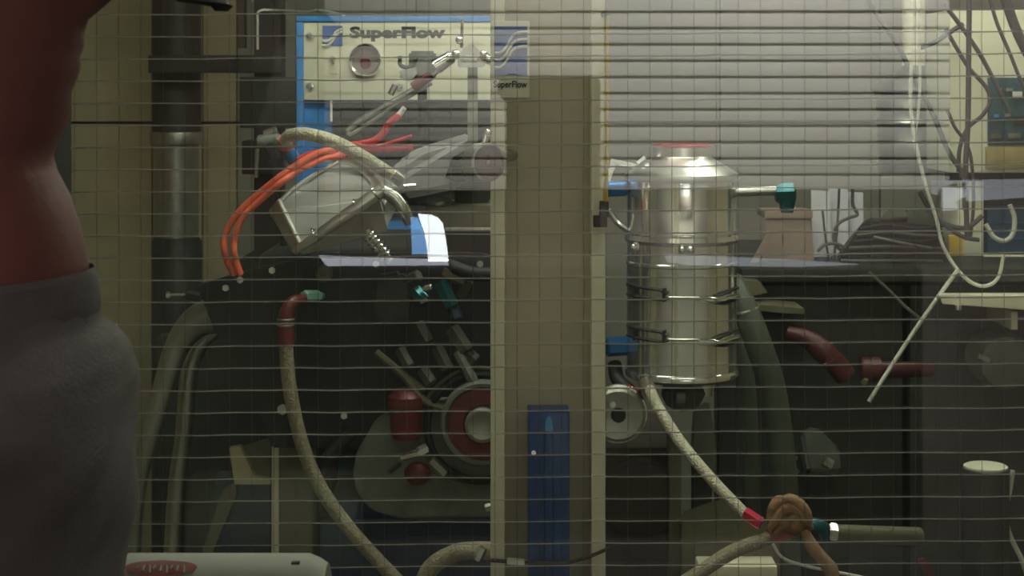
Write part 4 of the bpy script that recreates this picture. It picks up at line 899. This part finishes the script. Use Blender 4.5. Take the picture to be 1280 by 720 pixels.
# rows from the crown down: pixel row, front x, back x, half depth, nose bump, depth offset
loft(g, [(-345, -60, -250, 0.030, 0, 0), (-330, -5, -310, 0.050, 0, 0), (-290, 45, -355, 0.066, 0, 0), (-230, 85, -380, 0.074, 0, 0), (-170, 105, -388, 0.077, 0, 0),
         (-120, 112, -386, 0.078, 0, 0), (-95, 106, -380, 0.077, 6, 0), (-70, 104, -374, 0.076, 14, 0), (-45, 105, -365, 0.074, 26, 0), (-20, 106, -352, 0.072, 36, 0), (-4, 106, -340, 0.071, 38, 0),
         (10, 104, -330, 0.070, 24, 0), (24, 102, -318, 0.068, 6, 0), (42, 100, -305, 0.066, 0, 0), (58, 99, -295, 0.064, 5, 0), (70, 95, -288, 0.063, 0, 0), (82, 95, -284, 0.062, 5, 0),
         (98, 92, -278, 0.060, 0, 0), (116, 84, -272, 0.058, 0, 0), (142, 84, -270, 0.056, 2, 0), (162, 75, -268, 0.055, 0, 0), (180, 67, -268, 0.055, 0, 0), (196, 61, -270, 0.056, 0, 0),
         (215, 66, -274, 0.058, 0, 0), (245, 82, -280, 0.060, 0, 0), (285, 95, -290, 0.063, 0, 0), (325, 104, -302, 0.067, 0, 0), (360, 108, -316, 0.072, 0, 0), (420, 90, -310, 0.078, 0, 0),
         (520, 90, -345, 0.12, 0, 0), (700, 80, -350, 0.14, 0, 0), (1000, 70, -340, 0.14, 0, 0), (1500, 80, -330, 0.13, 0, 0), (1900, 60, -320, 0.14, 0, 0), (2100, 40, -300, 0.14, 0, 0)])
for sgn in (-1, 1):                                     # ears and eyes belong to the same head
    g.ball((X_(-135), QY+sgn*0.077, Z_(-60)), (0.016, 0.010, 0.030), 14)
    g.ball((X_(76), QY+sgn*0.030, Z_(-70)), (0.012, 0.010, 0.009), 12)
body = g.build('body', 'skin', per, sharp=75)
hr = G(); loft(hr, [(-300, -60, -350, 0.068, 0, 0), (-230, -90, -394, 0.0785, 0, 0), (-150, -110, -398, 0.0815, 0, 0), (-60, -170, -386, 0.080, 0, 0), (20, -210, -344, 0.0735, 0, 0), (80, -230, -300, 0.066, 0, 0)])
hr.build('hair', 'hair_brown', per, sharp=75)
cp = G(); loft(cp, [(-372, -80, -240, 0.03, 0, 0), (-355, -10, -320, 0.058, 0, 0), (-310, 45, -372, 0.074, 0, 0), (-240, 92, -400, 0.083, 0, 0), (-170, 116, -404, 0.0855, 0, 0), (-140, 122, -402, 0.086, 0, 0), (-128, 118, -398, 0.085, 0, 0)])
cap = cp.build('cap', 'cap_cloth', per, sharp=75)
b = bmesh.new(); NB = 17; rowsT = []                     # curved bill, drooping at its edges
for j in range(9):
    v = j/8; row = []
    for i in range(NB):
        s_ = -1+2*i/(NB-1); hw_ = 0.076*math.sqrt(max(0.02, 1-(0.86*v)**4))
        px = 104+(288-104)*v*math.sqrt(max(0.0, 1-0.34*s_*s_))
        py = -150+156*v**1.15+34*(1-v)*s_*s_
        row.append(b.verts.new((X_(px), QY+hw_*s_, Z_(py))))
    rowsT.append(row)
for ra, rb_ in zip(rowsT, rowsT[1:]):
    for i in range(NB-1): b.faces.new((ra[i], ra[i+1], rb_[i+1], rb_[i]))
bmesh.ops.recalc_face_normals(b, faces=b.faces)
r_ = bmesh.ops.solidify(b, geom=b.faces[:], thickness=0.003)
bg = G(); bg._add(b); bg.build('cap_bill', 'cap_cloth', per, sharp=60)
# sweatshirt: ribbed collar, body, sleeves
sw = G()
loft(sw, [(345, 113, -322, 0.077, 0, 0), (385, 115, -330, 0.080, 0, 0), (405, 120, -333, 0.088, 0, 0), (425, 136, -352, 0.115, 0, 0), (450, 147, -372, 0.145, 0, 0), (490, 153, -390, 0.172, 0, 0), (560, 153, -400, 0.185, 0, 0),
          (640, 147, -400, 0.185, 0, 0), (720, 133, -395, 0.18, 0, 0), (1000, 118, -385, 0.175, 0, 0), (1500, 110, -370, 0.165, 0, 0), (1800, 100, -360, 0.17, 0, 0), (1830, 80, -340, 0.16, 0, 0)], 96, 4)
for v in sw.bm.verts:
    if v.co.z < Z_(500): v.co.x += 0.0012*math.sin(v.co.z*70+v.co.y*34)+0.001*math.sin(v.co.z*140-v.co.y*60); v.co.y += 0.005*math.sin(v.co.z*48+v.co.x*70)+0.003*math.sin(v.co.x*150-v.co.z*60)
# collar slopes down toward the near side
for v in sw.bm.verts:
    if v.co.z > Z_(440): v.co.z += -0.012*max(0, (X_(113)-v.co.x)/0.15)
swo = sw.build('sweatshirt', 'sweatshirt', per, sharp=75)
co = G(); co.bm
pts_n = 48; b = co.bm; rr1 = []; 
for j in range(6):
    ring = []
    for k in range(pts_n):
        a_ = 2*PI*k/pts_n; rib = 0.0006*(1 if k % 2 else -1)
        xf, xb = 113+1.2*j, -322-1.2*j; xc = (xf+xb)/2; hd = 0.078+0.0012*j
        out_ = 1.0+(0.012 if 0 < j < 5 else 0.0)
        x = X_(xc)+(L((xf-xc), QY)*out_+rib)*math.cos(a_); yy = QY+(hd*out_+rib)*math.sin(a_)
        z = Z_(336+11*j)-0.012*max(0, (X_(113)-x)/0.15)
        ring.append(b.verts.new((x, yy, z)))
    rr1.append(ring)
for a_, b2 in zip(rr1, rr1[1:]):
    for k in range(pts_n): b.faces.new((a_[k], a_[(k+1) % pts_n], b2[(k+1) % pts_n], b2[k]))
co.build('collar', 'sweatshirt', swo, sharp=75)
for sgn in (-1, 1):
    sh = Vector((X_(-130), QY+sgn*0.155, Z_(505)))
    el = Vector((X_(-170), QY+sgn*0.185, Z_(1180))); wr_ = Vector((X_(90), QY+sgn*0.12, Z_(1560)))
    G().tube([sh, sh.lerp(el, 0.5)+Vector((0, sgn*0.01, 0)), el, el.lerp(wr_, 0.5), wr_], [0.070, 0.064, 0.056, 0.048, 0.042], 20).build('sleeve', 'sweatshirt', per, sharp=75)
    hd_ = G(); c = wr_+Vector((0.02, -sgn*0.01, -0.02)); hd_.hull([wr_+Vector((0, sgn*0.02, 0.02)), wr_+Vector((0, -sgn*0.02, 0.02)), wr_+Vector((0.0, sgn*0.02, -0.03)), wr_+Vector((0, -sgn*0.02, -0.03)), c+Vector((0.07, sgn*0.015, 0.02)), c+Vector((0.07, -sgn*0.012, 0.02)), c+Vector((0.07, sgn*0.015, -0.05)), c+Vector((0.07, -sgn*0.012, -0.05))], 0.008)
    for f in range(4):
        st = c+Vector((0.065, 0, 0.012-0.019*f)); ln_ = (0.068, 0.076, 0.072, 0.056)[f]
        hd_.tube([st, st+Vector((ln_*0.5, -sgn*0.004, -0.012)), st+Vector((ln_*0.85, -sgn*0.014, -0.03)), st+Vector((ln_*0.9, -sgn*0.022, -0.045))], [0.0095, 0.009, 0.008, 0.006], 10, 4)
    st = c+Vector((0.01, -sgn*0.012, 0.018)); hd_.tube([st, st+Vector((0.025, -sgn*0.018, 0.016)), st+Vector((0.05, -sgn*0.026, 0.014))], [0.012, 0.010, 0.007], 10, 4)
    hd_.build('hand', 'skin', per, sharp=60)
    hip = Vector((X_(-120), QY+sgn*0.085, Z_(1800))); kn = Vector((X_(-90), QY+sgn*0.10, 0.50)); an_ = Vector((X_(-120), QY+sgn*0.105, 0.07))
    G().tube([hip, hip.lerp(kn, 0.5), kn, kn.lerp(an_, 0.5), an_], [0.098, 0.085, 0.065, 0.060, 0.055], 20).build('trouser_leg', 'trouser_cloth', per)
    G().hull([an_+Vector((-0.07, 0.04, -0.07)), an_+Vector((-0.07, -0.04, -0.07)), an_+Vector((0.2, 0.03, -0.07)), an_+Vector((0.2, -0.03, -0.07)), an_+Vector((-0.06, 0.035, 0.03)), an_+Vector((-0.06, -0.035, 0.03)), an_+Vector((0.05, 0.035, 0.03)), an_+Vector((0.05, -0.035, 0.03)), an_+Vector((0.18, 0.03, -0.03)), an_+Vector((0.18, -0.03, -0.03))], 0.008).build('shoe', 'black_rubber', per)

# console behind the camera; its lit screens mirror in the window pane
MY = -0.9; MM = 2*GY-MY
t = thing('control_console', 'dark control console with shelf behind the camera', 'console')
def R_(x, y, Y=None):                                   # place in the control room whose mirror image falls on this pixel
    Yr = MY if Y is None else Y; m_ = 2*GY-Yr; q_ = P(x, y, m_); return Vector((q_.x, Yr, q_.z))
ztop = R_(0, 336).z
G().box((0.12, MY-0.16, ztop/2), (1.3, 0.3, ztop), None, 0.006).build('desk_body', 'frame_black', t)
def screen(name, label, poly, m, extra=None):
    tt = thing(name, label, 'monitor' if name == 'monitor' else 'lamp')
    b = bmesh.new(); f = b.faces.new([b.verts.new(R_(x, y)) for x, y in poly])
    r = bmesh.ops.extrude_face_region(b, geom=[f]); bmesh.ops.translate(b, vec=(0, -0.01, 0), verts=[v for v in r['geom'] if isinstance(v, bmesh.types.BMVert)])
    g_ = G(); g_._add(b); g_.build('screen', m, tt)
    if extra:
        b = bmesh.new(); f = b.faces.new([b.verts.new(R_(x, y)+Vector((0, 0.002, 0))) for x, y in extra[0]])
        r = bmesh.ops.extrude_face_region(b, geom=[f]); bmesh.ops.translate(b, vec=(0, -0.01, 0), verts=[v for v in r['geom'] if isinstance(v, bmesh.types.BMVert)])
        g_ = G(); g_._add(b); g_.build('blue_window', extra[1], tt)
    return tt
screen('monitor', 'small bright monitor with white and blue windows on the console', [(522, 268), (538, 269), (546, 272), (553, 279), (557, 300), (560, 322), (560, 327), (535, 327), (534, 312), (530, 290)], 'monitor_white', ([(513, 272), (521, 272), (529, 291), (533, 312), (533, 318), (515, 318)], 'monitor_blue'))
screen('glow_strip', 'added white glow strip lying along the console edge', [(398, 320), (560, 326), (560, 332), (408, 333)], 'strip_white')  # made-up glowing strips standing in for a bright counter mirrored in the pane
screen('monitor', 'second bright monitor at the console end', [(1180, 235), (1206, 235), (1207, 246), (1195, 252), (1200, 262), (1180, 264)], 'strip_white')
screen('glow_strip', 'added dim glow strip on console beneath second monitor', [(1166, 226), (1300, 224), (1300, 246), (1210, 252), (1210, 228), (1178, 232), (1172, 244), (1166, 242)], 'strip_dim')
screen('glow_strip', 'second added white glow strip lying on console', [(830, 318), (1000, 326), (1075, 331), (1000, 334), (862, 332), (835, 328)], 'strip_dim')
# hand held camera of the photographer: its dark shape mirrors on the post
t = thing('video_camera', 'black hand held video camera filming the window', 'camera')
m0 = P(633, 98, 2*GY); m1 = P(752, 320, 2*GY)
G().box(((m0.x+m1.x)/2, -0.045, (m0.z+m1.z)/2), (m1.x-m0.x, 0.05, m0.z-m1.z), None, 0.006).build('camera_body', 'frame_black', t)
G().lathe((0, -0.02, CZ), (0, 1, 0), [(0.020, 0), (0.020, 0.006), (0.017, 0.008), (0.016, 0.002), (0, 0.002)], 24).build('lens_ring', 'frame_black', t)
settle()
